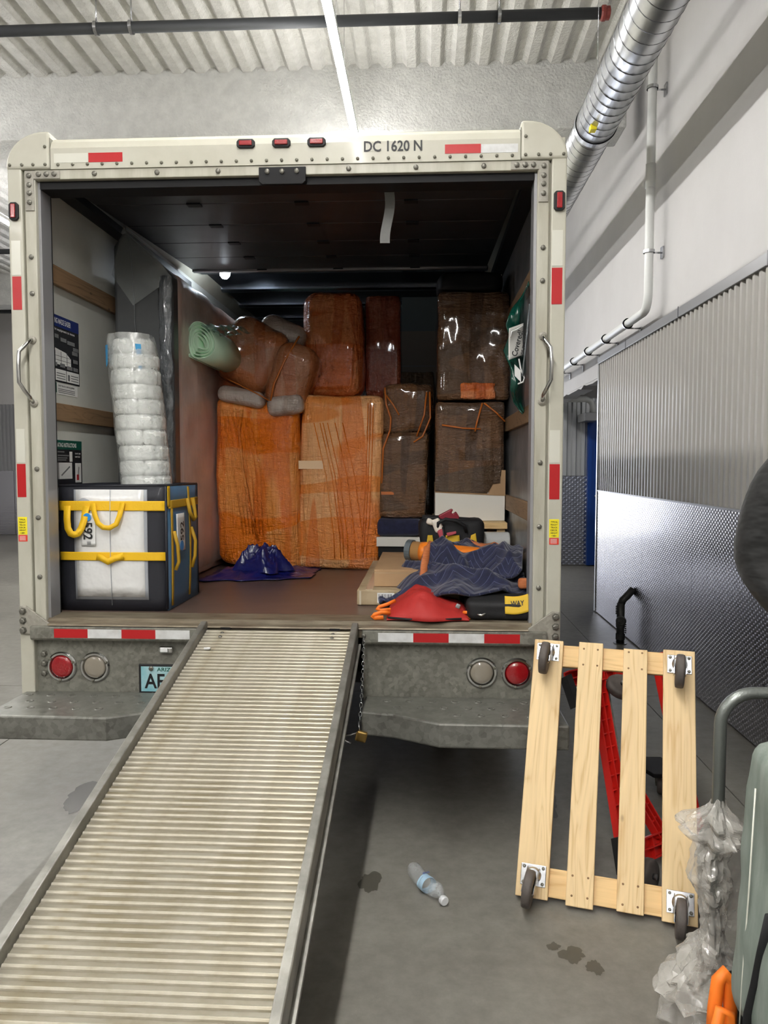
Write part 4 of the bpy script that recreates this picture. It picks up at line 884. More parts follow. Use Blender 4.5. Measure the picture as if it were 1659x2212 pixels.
# ---- orange wrapped pieces
def wrapped(name, label, c, size, mat, grp, **k):
    o = lump(c, size, name, mat, None, **k); tag(o, label, 'furniture', grp); return o
ow = thing('wrapped_armchair', 'orange wrapped bulky piece on the deck beside the pinkish mattress', 'furniture', (-.49, 2.0, FZ))
lump((-.492, 2.06, FZ + .57), (.555, .8, 1.14), 'body', 'orange', ow, .07, .022, 3, seg=22, bulge=.012, shear=(0, 0, -.14))
ow2 = thing('wrapped_cabinet', 'tall orange wrapped carton piece on the deck between the bulky orange piece and brown stack', 'furniture', (.06, 2.08, FZ))
lump((.062, 2.09, FZ + .583), (.548, .78, 1.165), 'body', 'orange2', ow2, .05, .012, 3, seg=22, bulge=.008, shear=(.035, 0, -.02))
def crease(par, pts, mat, r=.004): rod(par, 'film_crease', mat, pts, r, 5)
for i in range(7):
    x = -.71 + i * .03; crease(ow, [(x, 1.645, 1.93 - i * .01), (x + .07, 1.636, 1.55), (x + .13 - i * .008, 1.635, 1.12)], 'orange', .003)
crease(ow, [(-.58, 1.64, 1.93), (-.60, 1.63, 1.8), (-.575, 1.625, 1.55), (-.53, 1.625, 1.3), (-.48, 1.63, 1.08)], 'orange', .009)
for x in (-.09, -.05, -.03, 0, .05, .1): crease(ow2, [(x - .02, 1.69, 1.85), (x + .06, 1.685, 1.5), (x + .11, 1.686, 1.1), (x + .115, 1.69, .95)], 'orange', .003)
for x in (.19, .205, .225): crease(ow2, [(x + .06, 1.69, 1.98), (x + .05, 1.686, 1.6), (x + .03, 1.686, 1.2), (x + .01, 1.69, .95)], 'orange', .003)
bx(ow2, 'paper_band', 'peach', -.214, -.05, 1.6875, 1.69, 1.545, 1.60)
up = thing('wrapped_drum', 'rust orange wrapped tall bundle on top of the pale orange carton', 'furniture', (0, 2.1, 2.04))
lump((-.012, 2.12, 2.40), (.40, .5, .715), 'body', 'orange_dk', up, .09, .015, 4, seg=18, bulge=.01)
for i in range(9): crease(up, [(-.12 + i * .03, 1.868, 2.52 - .02 * (i % 3)), (-.115 + i * .03, 1.862, 2.35), (-.12 + i * .032, 1.868, 2.18 + .02 * (i % 2))], 'orange_dk', .003)
up2 = thing('wrapped_carton', 'dark rust wrapped carton beside the rust orange bundle', 'furniture', (.32, 2.25, 2.04))
lump((.325, 2.26, 2.41), (.255, .3, .72), 'body', 'rust', up2, .03, .008, 4, seg=12)
# ---- brown wrapped armchair bundle on top
bn = thing('wrapped_chair', 'brown film wrapped upholstered chair lying on its side on the bulky orange piece', 'chair', (-.46, 1.95, 2.0))
lump((-0.535, 1.85, 2.305), (.43, .42, .47), 'seat_block', 'bundle', bn, .13, .02, 4, (0, .5, 0), seg=16)
lump((-0.265, 1.81, 2.145), (.29, .38, .46), 'backrest', 'bundle', bn, .10, .014, 4, (0, .36, 0), seg=14)
lump((-0.335, 1.91, 2.47), (.32, .3, .17), 'arm_pad', 'bundle_grey', bn, .075, .01, 5, (0, .42, 0), seg=12)
lump((-0.585, 1.72, 2.02), (.32, .22, .11), 'arm_pad', 'bundle_grey', bn, .05, .01, 5, (0, .2, 0), seg=12)
lump((-0.29, 1.72, 1.965), (.24, .25, .13), 'foot_pad', 'bundle_grey', bn, .05, .01, 5, (0, -.12, 0), seg=12)
rod(bn, 'film_twist', 'film_orange', [(-.20, 1.655, 2.41), (-.29, 1.622, 2.25), (-.36, 1.615, 2.10), (-.385, 1.62, 1.99)], .018, 8, flat=.4)
rod(bn, 'film_twist', 'film_orange', [(-.72, 1.66, 2.16), (-.60, 1.632, 2.10), (-.48, 1.625, 2.04), (-.39, 1.62, 1.99)], .011, 8, flat=.4)
# ---- green foam roll
gr = thing('foam_roll', 'rolled pale green foam sheet poking out beside the pinkish mattress', 'foam roll', (-.69, 1.6, 2.2))
sp = []; turns = 4.6
for i in range(150):
    k = i / 149; a = k * turns * 2 * PI; r_ = .022 + .085 * k; sp.append((-.715 + r_ * .85 * math.cos(a) + .012 * math.sin(a * 2 + 1), 2.295 + r_ * 1.12 * math.sin(a) - .018 * math.cos(a * 2)))
mb = MB(); k = len(sp); mb.add([(x - .01, 1.2, z) for x, z in sp] + [(x + .05, 1.75, z - .03) for x, z in sp], [(i, i + 1, i + 1 + k, i + k) for i in range(k - 1)])
mb.build('foam_sheet', 'green_foam', gr, smooth=True, solid=.006)
for q_ in range(4):
    MB().grid(lambda u, v: (-.70 + .03 * q_ + .11 * u + .03 * nz(v * 3, u * 3, q_), 1.12 + .1 * q_ + .15 * v, 2.40 - .05 * u + .02 * q_ + .03 * nz(u * 4, v * 4, q_ + 5)), 8, 8).build('film_flap', 'film_green', gr, smooth=True)
gs = MB().grid(lambda u, v: (-.78 + .62 * u, 2.55 + .7 * v, 2.52 + .10 * u + .03 * nz(u * 5, v * 4, 1) + .05 * v), 24, 16).build('green_film_sheet', 'film_green', None, smooth=True)
tag(gs, 'pale green plastic sheet spread behind the brown wrapped chair', 'plastic sheet')
bb = wrapped('wrapped_bale', 'dark wrapped bale hidden behind the orange pieces, under the green sheet', (-.33, 2.95, 1.68), (.85, .75, 1.6), 'rust', None, r=.05, seg=8)
# ---- cartons far back
for nm, lab, bxs, mt in (('wardrobe_carton', 'tall plain carton standing far back between the stacks', (.42, .745, 2.95, 3.4, FZ, 2.665), 'card_dark'), ('grey_carton', 'grey green carton on top of the tall plain carton', (.43, .73, 3.0, 3.4, 2.667, 2.95), 'grey_box')):
    o = bx(None, nm, mt, *bxs, .004); tag(o, lab, 'carton')
    if mt != 'grey_box': bx(o, 'lid_seam', 'ink_grey', bxs[0] + .002, bxs[1] - .002, bxs[2] - .001, bxs[2], 2.38, 2.384)
sb = lump((.565, 2.75, (FZ + 2.30) / 2), (.27, .3, 2.30 - FZ), 'wrapped_column', 'brown2', None, .03, .01, 5, seg=12); tag(sb, 'dark film wrapped upright carton behind the narrow brown stack', 'carton')
# ---- narrow brown stack on a blanket, a white shelf board and a black dolly
bd = thing('black_dolly', 'low black dolly under the white board and navy pad', 'dolly', (.45, 1.95, FZ))
bx(bd, 'platform', 'black_trim', .315, .60, 1.72, 2.2, .955, 1.028, .004)
for px in (.35, .56):
    for py in (1.77, 2.15): MB().lathe([(.04, -.015), (.04, .015)], (px, py, FZ + .041), (1, 0, 0), 16).build('caster', 'black_rubber', bd)
wb_ = bx(None, 'white_board', 'white_melamine', .305, .605, 1.70, 2.2, 1.029, 1.092, .002); tag(wb_, 'white shelf board lying under the folded navy pad', 'board')
nv = lump((.45, 1.95, 1.157), (.31, .5, .124), 'folded_pad', 'blanket', None, .04, .008, 6, seg=10); tag(nv, 'folded navy moving pad under the narrow brown stack', 'blanket')
tb = thing('narrow_wrapped_stack', 'narrow film wrapped brown stack standing on the folded navy pad', 'carton', (.5, 1.95, 1.22))
lump((.508, 1.94, 1.945), (.335, .46, .33), 'carton', 'brown2', tb, .05, .014, 5, seg=16); lump((.485, 1.93, 1.505), (.315, .46, .57), 'carton', 'brown', tb, .03, .012, 5, seg=16, shear=(.03, 0, 0))
for pts in ([(.36, 1.70, 2.08), (.37, 1.69, 1.97), (.40, 1.69, 1.88), (.395, 1.69, 1.80), (.35, 1.695, 1.68), (.34, 1.70, 1.45)], [(.37, 1.70, 2.03), (.42, 1.69, 1.96), (.455, 1.69, 1.90)], [(.655, 1.70, 2.05), (.66, 1.69, 1.88), (.61, 1.69, 1.76), (.55, 1.69, 1.72)], [(.635, 1.70, 2.05), (.62, 1.69, 1.9), (.57, 1.69, 1.76)]): rod(tb, 'film_twist', 'film_orange', pts, .006, 6)
bx(tb, 'orange_tape', 'film_orange', .335, .42, 1.696, 1.70, 1.375, 1.395)
# ---- wide brown stack on a wooden platform at the right
wpf = thing('wooden_platform', 'low plank platform under the white based wrapped cabinet', 'platform', (.92, 1.7, FZ))
for i in range(5): bx(wpf, 'plank', 'pine_x', .68, 1.125, 1.28 + i * .18, 1.445 + i * .18, 1.185, 1.222, .002)
for px in (.71, 1.09):
    for py in (1.34, 2.05): bx(wpf, 'leg', 'pine', px - .025, px + .025, py - .03, py + .03, FZ, 1.185)
cb = thing('wrapped_cabinet', 'film wrapped cabinet with a white base and stepped bare cardboard corner', 'cabinet', (.91, 1.75, 1.223))
bx(cb, 'white_base', 'white_melamine', .69, 1.123, 1.42, 2.0, 1.224, 1.40, .002)
bx(cb, 'base_edge', 'white_melamine', .692, .71, 1.416, 1.42, 1.226, 1.395)
bx(cb, 'cardboard_wrap', 'card', .69, 1.123, 1.42, 2.0, 1.40, 1.50)
lump((.905, 1.74, 1.70), (.43, .60, .53), 'wrapped_body', 'brown', cb, .02, .010, 5, seg=18)
MB().add([(.69, 1.418, 1.40), (1.125, 1.418, 1.38), (1.125, 1.418, 1.54), (1.10, 1.417, 1.54), (1.095, 1.417, 1.455), (1.05, 1.417, 1.45), (1.02, 1.417, 1.395), (.69, 1.417, 1.405)], [(0, 1, 2, 3, 4, 5, 6, 7)]).build('torn_cardboard', 'card', cb, solid=.003)
MB().add([(.69, 1.412, 1.41), (1.01, 1.412, 1.395), (1.045, 1.412, 1.455), (1.09, 1.412, 1.462), (1.10, 1.412, 1.6), (.69, 1.412, 1.6)], [(0, 1, 2, 3, 4, 5)]).build('stretch_film', 'brown2', cb, solid=.003)
for pts in ([(.98, 1.43, 1.955), (.95, 1.425, 1.85), (.935, 1.43, 1.78)], [(.99, 1.43, 1.955), (1.06, 1.425, 1.9), (1.12, 1.43, 1.84)], [(.73, 1.43, 1.82), (.86, 1.428, 1.80), (.97, 1.43, 1.795)]): rod(cb, 'film_fold', 'film_orange', pts, .006, 6)
ub = thing('wide_wrapped_stack', 'wide film wrapped carton stack on top of the white based cabinet', 'carton', (.93, 1.75, 1.97))
lump((.925, 1.75, 2.31), (.45, .62, .665), 'cartons', 'brown', ub, .03, .014, 5, seg=20)
lump((.905, 1.72, 2.71), (.40, .5, .13), 'black_film_top', 'black_trim', ub, .04, .02, 5, seg=10)
bx(ub, 'white_flap', 'white_melamine', .93, 1.11, 1.62, 1.95, 2.778, 2.784)
lump((.95, 1.43, 2.03), (.22, .03, .10), 'orange_film_patch', 'orange_dk', ub, .02, .01, 14, seg=8)
# ---- tarp on the deck
def tarp(u, v):
    G = lambda cu, cv, su, sv: math.exp(-((u - cu) / su) ** 2 - ((v - cv) / sv) ** 2)
    h = .05 * G(.46, .45, .2, .35) + .035 * G(.75, .6, .16, .3) + .03 * G(.2, .4, .2, .4)
    h *= 1 + .5 * nz(u * 9, v * 5, 3); edge = min(1, min(u, 1 - u, v, 1 - v) * 6)
    return (-.735 + .66 * u + .03 * nz(u * 3, v * 3, 2) + .02 * nz(u * 9, v * 9, 6), 1.13 + .50 * v + .16 * u - .05 * math.sin(PI * u) + .04 * nz(u * 6, v * 2, 9), FZ + .006 + max(0, h + .014 * abs(nz(u * 10, v * 8, 1))) * edge)
tp = thing('blue_tarp', 'tarp', 'tarp', (-.4, 1.4, FZ))
MB().grid(tarp, 70, 36).build('spread_sheet', 'tarp', tp, smooth=True, solid=.003)
def bunch(u, v):
    a = 2 * PI * u; rr = .02 + .15 * v; d = v + .12 * nz(math.cos(a) * 2, math.sin(a) * 2, 4)
    h = .165 * math.cos(min(1, max(0, d)) * PI / 2) ** .7 * (1 + .16 * math.sin(5 * a + 5 * v) * min(1, v * 3) + .14 * nz(math.cos(a) * 3, math.sin(a) * 3, v * 3))
    cr = abs(nz(math.cos(a) * rr * 30, math.sin(a) * rr * 30, 2)) * .03 + abs(nz(math.cos(a) * rr * 55, math.sin(a) * rr * 55, 6)) * .016; h = h * (1 - .25 * abs(nz(a * 1.5, v * 3, 8))) - cr * min(1, (1 - v) * 4) + .02
    return (-.40 + rr * 1.05 * math.cos(a) * (1 + .2 * math.sin(5 * a + 1)), 1.38 + rr * .8 * math.sin(a) * (1 + .15 * math.sin(4 * a)), FZ + .012 + max(0, h))
MB().grid(bunch, 90, 40).build('bunched_fold', 'tarp', tp, smooth=True)
tag(tp, 'crumpled blue plastic tarp on the deck in front of the orange pieces', 'tarp')
# ---- cartons at the front right
fb = thing('flat_carton', 'flat weathered carton with a barcode label lying on the deck', 'carton', (.5, .8, FZ))
bx(fb, 'carton', 'card_grey', .288, .80, .40, 1.60, FZ + .001, .948, .006); bx(fb, 'tape_strip', 'tape_clear', .33, .365, .42, 1.58, .948, .9495); bx(fb, 'tape_strip', 'tape_clear', .30, .31, .3985, .40, .875, .945)
lb3 = bx(fb, 'barcode_label', 'paper', .39, .475, .398, .40, .885, .935)
for i, wd in enumerate((.003, .0015, .004, .002, .003, .0015, .0035, .002, .004)): bx(lb3, 'bar', 'ink', .397 + i * .0075, .397 + i * .0075 + wd, .3972, .398, .893, .929)
tbx = thing('small_carton', 'plain brown carton on top of the flat carton', 'carton', (.5, .9, .949))
bx(tbx, 'carton', 'card', .368, .60, .50, 1.30, .9505, 1.034, .003); bx(tbx, 'lid_seam', 'card_grey', .37, .60, .499, .5, 1.02, 1.022); bx(tbx, 'lid', 'card', .368, .60, .505, 1.295, 1.034, 1.038)
sc_ = thing('low_carton', 'brown carton under the blankets and tool bag', 'carton', (.86, 1.0, FZ)); bx(sc_, 'carton', 'card', .615, 1.12, .68, 1.27, .9505, 1.058, .003); bx(sc_, 'carton_base', 'card', .805, 1.12, .68, 1.27, FZ + .001, .9505); bx(sc_, 'packing_tape', 'tape_clear', .84, .89, .69, 1.26, 1.058, 1.0595)
# ---- bubble wrap roll, tubes
rl = thing('bubble_wrap_roll', 'silvery roll of bubble wrap lying behind the tool bag against the side', 'roll', (.9, 1.17, 1.06))
MB().lathe([(.02, 0), (.052, 0), (.058, .01), (.058, .47), (.052, .48), (.02, .48)], (.645, 1.17, 1.119), (1, 0, 0), 28).build('roll', 'bubble', rl, smooth=True)
MB().lathe([(.021, -.002), (.021, .484)], (.645, 1.17, 1.119), (1, 0, 0), 16).build('core', 'card', rl)
tu = thing('mailing_tube', 'kraft mailing tube with a grey end cap and orange film around it', 'tube', (.6, .8, 1.04))
ta = Vector((.545, .80, 1.105)); td = Vector((.9, -.40, -.05)).normalized()
MB().lathe([(.052, 0), (.052, .50)], ta, td, 24).build('tube', 'kraft', tu, smooth=True); MB().lathe([(.058, -.012), (.058, .02), (.052, .021), (.048, -.004), (0, -.004)][::1], ta, td, 24).build('end_cap', 'grey_cap', tu)
MB().lathe([(.0535, .07), (.055, .09), (.0545, .5)], ta, td, 24).build('orange_film', 'orange_wrap', tu, smooth=True)
ro = thing('small_film_roll', 'small silvery film roll lying under the mailing tube', 'roll', (.56, .62, 1.0))
MB().lathe([(.008, 0), (.03, 0), (.035, .01), (.036, .3)], (.53, .655, 1.004), (.92, -.36, .0), 20).build('roll', 'bubble', ro, smooth=True)
# ---- tool bag
tl = thing('tool_bag', 'black tool bag with yellow panels standing on the carton by the bubble wrap', 'bag', (.77, 1.0, 1.06))
lump((.775, 1.005, 1.163), (.36, .20, .205), 'body', 'black_fabric', tl, .04, .012, 6, seg=14)
lump((.76, 1.0, 1.262), (.30, .12, .03), 'flap', 'black_fabric', tl, .012, .01, 8, (0, .06, 0), seg=10)
for px, w0, w1 in ((.655, .026, .040), (.78, .075, .085), (.895, .026, .042)):
    MB().grid(lambda u, v: (px + (u - .5) * (w0 + (w1 - w0) * (1 - v)) * 1.0, .895 - .004 + .004 * nz(u * 4, v * 4, px * 9), 1.125 + .055 * v + (.012 * u if px > .85 else 0)), 6, 6).build('yellow_panel', 'yellow_fabric', tl, smooth=True, solid=.004)
for px in (.695, .85): bx(tl, 'strap', 'black_fabric', px - .013, px + .013, .886, .892, 1.08, 1.24)
rod(tl, 'handle', 'black_fabric', [(.695, .888, 1.20), (.70, .87, 1.25), (.74, .865, 1.272), (.80, .865, 1.262), (.845, .87, 1.235), (.855, .885, 1.20)], .010, 8)
rod(tl, 'bag_cord', 'paper', [(.765, .885, 1.12), (.79, .86, 1.04)], .002, 5); rod(tl, 'bag_cord', 'paper', [(.75, .885, 1.09), (.765, .865, 1.045)], .002, 5)
MB().lathe([(.005, 0), (.011, .01), (.008, .03), (0, .036)], (.745, .882, 1.10), (.1, -.1, 1), 10).build('clip', 'chrome', tl, smooth=True)
ct = thing('red_clamp', 'crimson plastic tool clamp on top of the tool bag', 'tool', (.76, 1.0, 1.27))
MB().prism([(.70, 1.285), (.775, 1.325), (.785, 1.32), (.775, 1.30), (.785, 1.295), (.80, 1.31), (.82, 1.28), (.815, 1.25), (.74, 1.235), (.715, 1.26)], 'y', .94, .985).build('jaw', 'crimson', ct, bevel=.006)
rod(ct, 'cord', 'black_rubber', [(.73, .93, 1.24), (.725, .87, 1.22), (.735, .865, 1.16), (.745, .875, 1.12)], .006, 8)
MB().prism([(.745, 1.195), (.80, 1.205), (.80, 1.19), (.75, 1.175)], 'y', .868, .88).build('grip', 'crimson_cloth', ct, bevel=.004)
gl = thing('work_glove', 'white and pink work glove draped over the tool bag edge', 'glove', (.68, .9, 1.2))
lump((.695, .885, 1.235), (.05, .03, .08), 'cuff', 'glove_white', gl, .015, .004, 20, (0, -.35, 0), seg=8); lump((.72, .876, 1.18), (.035, .025, .075), 'palm', 'crimson_cloth', gl, .012, .004, 20, (0, -.35, 0), seg=8); lump((.655, .885, 1.255), (.04, .025, .035), 'finger', 'glove_white', gl, .012, .004, 20, (0, .4, 0), seg=6)
# ---- bags at the sill
rb = thing('red_bag', 'red cloth bag with orange straps slumped on the sill under the navy blanket', 'bag', (.63, .14, FZ))
def slump(u, v):
    a = math.sin(PI * min(1, max(0, u))) ** .55; pk = .75 + .35 * math.exp(-((u - .36) / .22) ** 2) - .12 * math.exp(-((u - .75) / .15) ** 2)
    return (.455 + .37 * u, .03 + .30 * v + .012 * math.sin(u * 9) - .02 * math.sin(PI * u), FZ + .004 + .105 * a * pk * (math.sin(PI / 2 * min(1, v / .45)) ** .8) + .010 * nz(u * 7, v * 6, 2) * min(1, v * 4) * a + .006 * nz(u * 16, v * 9, 5) * min(1, v * 4))
MB().grid(slump, 40, 24).build('body', 'red_fabric', rb, smooth=True, solid=.006)
loop([(.47, .06, .90), (.43, .05, .905), (.40, .05, .895), (.39, .05, .885), (.40, .045, .88), (.44, .045, .883)], .018, rb, 'orange_strap'); loop([(.49, .16, .94), (.45, .14, .925), (.415, .13, .915), (.405, .13, .905), (.42, .125, .90), (.47, .12, .905)], .016, rb, 'orange_strap')
rod(rb, 'zip', 'black_fabric', [(.46, .035, .885), (.55, .022, .880), (.68, .02, .880), (.79, .03, .884)], .005, 6); lump((.775, .06, .935), (.02, .01, .02), 'buckle', 'flash', rb, .003, 0, 1, (0, .4, 0), seg=3)
rod(rb, 'strap_loop', 'orange_strap', [(.80, .09, .90), (.83, .08, .905), (.845, .09, .89), (.83, .085, .878), (.80, .085, .88)], .009, 6)
kb = thing('black_bag', 'black bag with a yellow lettered panel at the right end of the sill', 'bag', (.97, .16, FZ))
lump((.965, .18, FZ + .045), (.30, .25, .088), 'body', 'black_fabric', kb, .03, .01, 8, seg=12)
MB().grid(lambda u, v: (.985 + .115 * u, .048 - .004 * math.sin(PI * u) + .03 * v, .905 + .075 * v + .015 * u - .008 * math.sin(PI * u)), 8, 8).build('yellow_panel', 'yellow_fabric', kb, smooth=True, solid=.004)
text('WAY', (1.01, .052, .938), (1, -.0, .08), (0, .4, 1), .06, .024, 'ink', kb)
rod(kb, 'buckle', 'chrome', [(.86, .06, .90), (.88, .055, .895), (.90, .06, .905)], .006, 6)
# ---- moving blankets
def blanket(name, label, fn, nu, nv, trims, mat='blanket'):
    b_ = thing(name, label, 'blanket', fn(.5, .5), 'navy moving blankets')
    MB().grid(fn, nu, nv).build('quilt', mat, b_, smooth=True, solid=.012)
    for edge in trims:
        f2 = {'u0': lambda u, v: fn(.07 * u, v), 'u1': lambda u, v: fn(1 - .06 * u, v), 'v0': lambda u, v: fn(v, .08 * u), 'v1': lambda u, v: fn(v, 1 - .08 * u)}[edge]
        MB().grid(f2, 2, 30).build('binding', 'trim_orange', b_, smooth=True, solid=.018)
    return b_
def fold(u, v, k):
    rg_ = lambda x: (1 - abs(x) * 2.2) ** 2 if abs(x) < .45 else 0
    return .05 * rg_(nz(u * 1.8 + v * 1.2 + k, v * 1.4 - u * .6, k)) + .028 * rg_(nz(u * 2.6 - v * 1.6 + 2 * k, v * 2.2 + u, k + 3)) + .02 * nz(u * 3 + k, v * 3, k) + .005 * nz(u * 8, v * 8, k) - .022
def low(u, v):
    x = .41 + .72 * u; yf = .29 - .14 * math.sin(PI * u) ** 2 + .10 * max(0, u - .7); y = yf + (.66 - yf) * v
    hill = .05 + .10 * min(1, v * 1.4) * (1 - math.exp(-(u / .16) ** 2)) + .05 * math.exp(-((u - .2) / .2) ** 2) * v - .05 * (1 - v) * math.exp(-((u - .0) / .25) ** 2) + .06 * (1 - v) * math.sin(PI * u)
    return (x + .02 * nz(v * 4, u * 3, 7), y, FZ + max(.02, hill + fold(u, v, 1.3)))
blanket('moving_blanket', 'crumpled navy quilted blanket spread over the red and black bags', low, 90, 60, [])
def top_(u, v):
    x = .625 + .50 * u + .03 * v - .03 * (1 - v); y = .42 + .40 * v + .06 * math.sin(u * 5); r_ = 1.085 + .05 * math.sin(PI * v) * (1 - .2 * u) + .02 * v
    r_ -= .09 * math.exp(-((v) / .25) ** 2) * (1 - .45 * u)
    return (x, y, r_ + fold(u, v, 4.1) * .9)
blanket('moving_blanket', 'navy blanket with orange binding bunched on top beside the mailing tube', top_, 80, 56, ['u0', 'v1'])
ob_ = lump((1.10, .33, 1.0), (.05, .05, .05), 'binding_end', 'trim_orange', None, .015, .006, 12, seg=6); ob_.parent = bpy.data.objects['moving_blanket.001']; ob_.location = -WL['moving_blanket.001']
# ---- hanging green bag
hb = thing('green_poly_bag', 'dark green printed plastic bag hanging from the side slats near the door post', 'plastic bag', (1.09, .42, 1.84))
prof = [(0, 1.125), (.1, 1.09), (.2, 1.045), (.30, 1.02), (.36, 1.01), (.44, 1.03), (.55, 1.005), (.66, 1.03), (.72, 1.04), (.85, 1.035), (.95, 1.06), (1, 1.09)]
def xl(v):
    for (a, p), (b, q_) in zip(prof, prof[1:]):
        if a <= v <= b: return p + (q_ - p) * (v - a) / (b - a)
    return prof[-1][1]
MB().grid(lambda u, v: (xl(v) + (1.122 - xl(v)) * u, .42 + .10 * u - .04 * math.sin(PI * u) + .03 * nz(u * 3, v * 7, 3) + .03 * math.sin(v * 14 + u * 2), 2.44 - .60 * v + .02 * math.sin(u * 4 + v * 3)), 20, 60).build('bag', 'greenbag', hb, smooth=True, solid=.004)
pr = MB().grid(lambda u, v: (1.022 + .072 * u + .02 * v * 0, .352 + .03 * u + .012 * math.sin(v * 3), 2.07 + .15 * v + .03 * u - .03 * (1 - v) * 0), 8, 10).build('print_panel', 'bag_print', hb, smooth=True, solid=.002)
text('Covered!', (1.06, .345, 2.085), (.25, .08, 1), (-1, -.1, .25), .125, .028, 'ink', pr); text('USE THIS BAG', (1.088, .352, 2.085), (.25, .08, 1), (-1, -.1, .25), .125, .014, 'ink', pr)
MB().grid(lambda u, v: (1.05 + .03 * u, .345 + .01 * v, 1.995 + .055 * v - .03 * u), 3, 3).build('print_panel', 'paper', hb, solid=.002)
rod(hb, 'white_outline', 'paper', [(1.07, .348, 2.075), (1.078, .345, 2.03), (1.096, .345, 1.985), (1.09, .343, 1.965), (1.065, .34, 1.955)], .0035, 6)
rod(hb, 'white_outline', 'paper', [(1.03, .35, 2.18), (1.035, .352, 2.205), (1.06, .358, 2.215), (1.09, .365, 2.235)], .0035, 6)
MB().grid(lambda u, v: (1.09 + .03 * u, .335 + .05 * u + .01 * nz(v * 9, u, 1), 2.42 - .42 * v), 6, 24).build('clear_film', 'film_thin', hb, smooth=True)
rod(hb, 'film_fold', 'crinkle', [(1.115, .33, 2.33), (1.105, .328, 2.2), (1.09, .325, 2.05), (1.085, .325, 1.99)], .004, 6)

# ================================================================== ON THE GARAGE FLOOR
# ---- wooden furniture dolly leaning on the bumper
ex = Vector((.964, -.267, 0)).normalized(); ez = Vector((.127, .457, .833)).normalized(); ey = ez.cross(ex).normalized(); ex = ey.cross(ez).normalized()
wd = thing('wooden_dolly', 'pine furniture dolly standing on end, wheels outward, leaning against the truck bumper', 'dolly', (.958, -.657, .004), local=True)
wd.matrix_world = Matrix(((ex.x, ey.x, ez.x, .958), (ex.y, ey.y, ez.y, -.657), (ex.z, ey.z, ez.z, .012), (0, 0, 0, 1)))
def centred(name, mat, x0, x1, y0, y1, z0, z1, par, bevel=.003):
    c = Vector(((x0 + x1) / 2, (y0 + y1) / 2, (z0 + z1) / 2)); hx, hy, hz = (x1 - x0) / 2, (y1 - y0) / 2, (z1 - z0) / 2
    o = MB().box(-hx, hx, -hy, hy, -hz, hz).build(name, mat, None, bevel=bevel); o.parent = par; o.location = c; return o
NAIL = mesh_of(MB().lathe([(.004, 0), (.0025, .0012), (0, .0013)], (0, 0, 0), (0, -1, 0), 8), 'nail')
for x0, x1, z0, z1 in ((0, .115, 0, .956), (.177, .271, -.004, .958), (.349, .439, .006, .944), (.497, .612, 0, .952)):
    centred('slat', 'pine', x0, x1, -.021, 0, z0, z1, wd)
    if .1 < x0 < .45:
        for nx in (x0 + .02, x1 - .02):
            for nzv in (.03, .095, .865, .93):
                o = link('nail', NAIL, None, wd, (nx, -.021, nzv))
centred('cross_rail', 'pine_x', .0, .612, .001, .022, .856, .945, wd); centred('cross_rail', 'pine_x', .0, .612, .001, .022, .012, .108, wd)
SCREW = mesh_of(MB().lathe([(.006, 0), (.006, .003), (.003, .005), (0, .005)], (0, 0, 0), (0, -1, 0), 8), 'bolt')
def caster(x, z, rz, dz):
    c = bpy.data.objects.new('caster', None); COL.objects.link(c); c.parent = wd; c.location = (x, -.021, z)
    WL[c.name] = Vector((0, 0, 0))
    MB().box(-.045, .045, -.004, 0, -.036, .036).build('mounting_plate', 'steel', c, bevel=.003)
    MB().lathe([(.026, .004), (.028, .010), (.022, .018), (.012, .018)], (0, 0, 0), (0, -1, 0), 20).build('swivel_race', 'steel', c)
    R_ = Matrix.Rotation(rz, 3, 'Y'); q_ = lambda p: tuple(R_ @ Vector(p))
    for s in (-1, 1):
        mb = MB().prism([(-.016, .026), (-.016, -.03), (-.06, -.062), (-.098, -.062), (-.10, -.04), (-.03, .026)], 'x', s * .0195, s * .022)
        mb.v = [q_(v) for v in mb.v]; mb.build('fork', 'steel', c)
    w_ = MB().lathe([(.02, -.016), (.052, -.016), (.061, -.014), (.0635, -.007), (.0635, .007), (.061, .014), (.052, .016), (.02, .016)], q_((0, -.082, dz)), q_((1, 0, 0)), 28).build('wheel', 'wheel', c, smooth=True)
    MB().lathe([(.02, -.0165), (.008, -.021), (.008, .021), (.02, .0165)], q_((0, -.082, dz)), q_((1, 0, 0)), 16).build('hub', 'steel', c)
    for sx_ in (-1, 1):
        for sz in (-1, 1): link('bolt', SCREW, None, c, (sx_ * .034, -.004, sz * .026))
caster(.057, .905, .08, -.048); caster(.556, .895, .05, -.048); caster(.06, .075, .1, -.048); caster(.556, .066, .05, -.048)
# ---- red plastic dolly behind it
O_, U_, W_ = Vector((1.40, -.50, .03)), Vector((.34, .24, 0)), Vector((-.04, .44, .66)); N_ = U_.cross(W_).normalized()
rd = thing('red_dolly', 'red moulded plastic dolly with black wheels leaning behind the pine dolly', 'dolly', O_)
Pq = lambda u, w_, n: O_ + U_ * u + W_ * w_ + N_ * n
def slab_q(name, mat, a, b, wid, n0, n1, par):
    a = Vector((a[0] * U_.length, a[1] * W_.length)); b = Vector((b[0] * U_.length, b[1] * W_.length)); t_ = (b - a).normalized(); p = Vector((-t_.y, t_.x)) * wid / 2
    cs = [a - p, b - p, b + p, a + p]; f_ = lambda c, n: Pq(c.x / U_.length, c.y / W_.length, n)
    return MB().add([f_(c, n0) for c in cs] + [f_(c, n1) for c in cs], [(0, 1, 2, 3), (4, 7, 6, 5), (0, 4, 5, 1), (1, 5, 6, 2), (2, 6, 7, 3), (3, 7, 4, 0)]).build(name, mat, par)
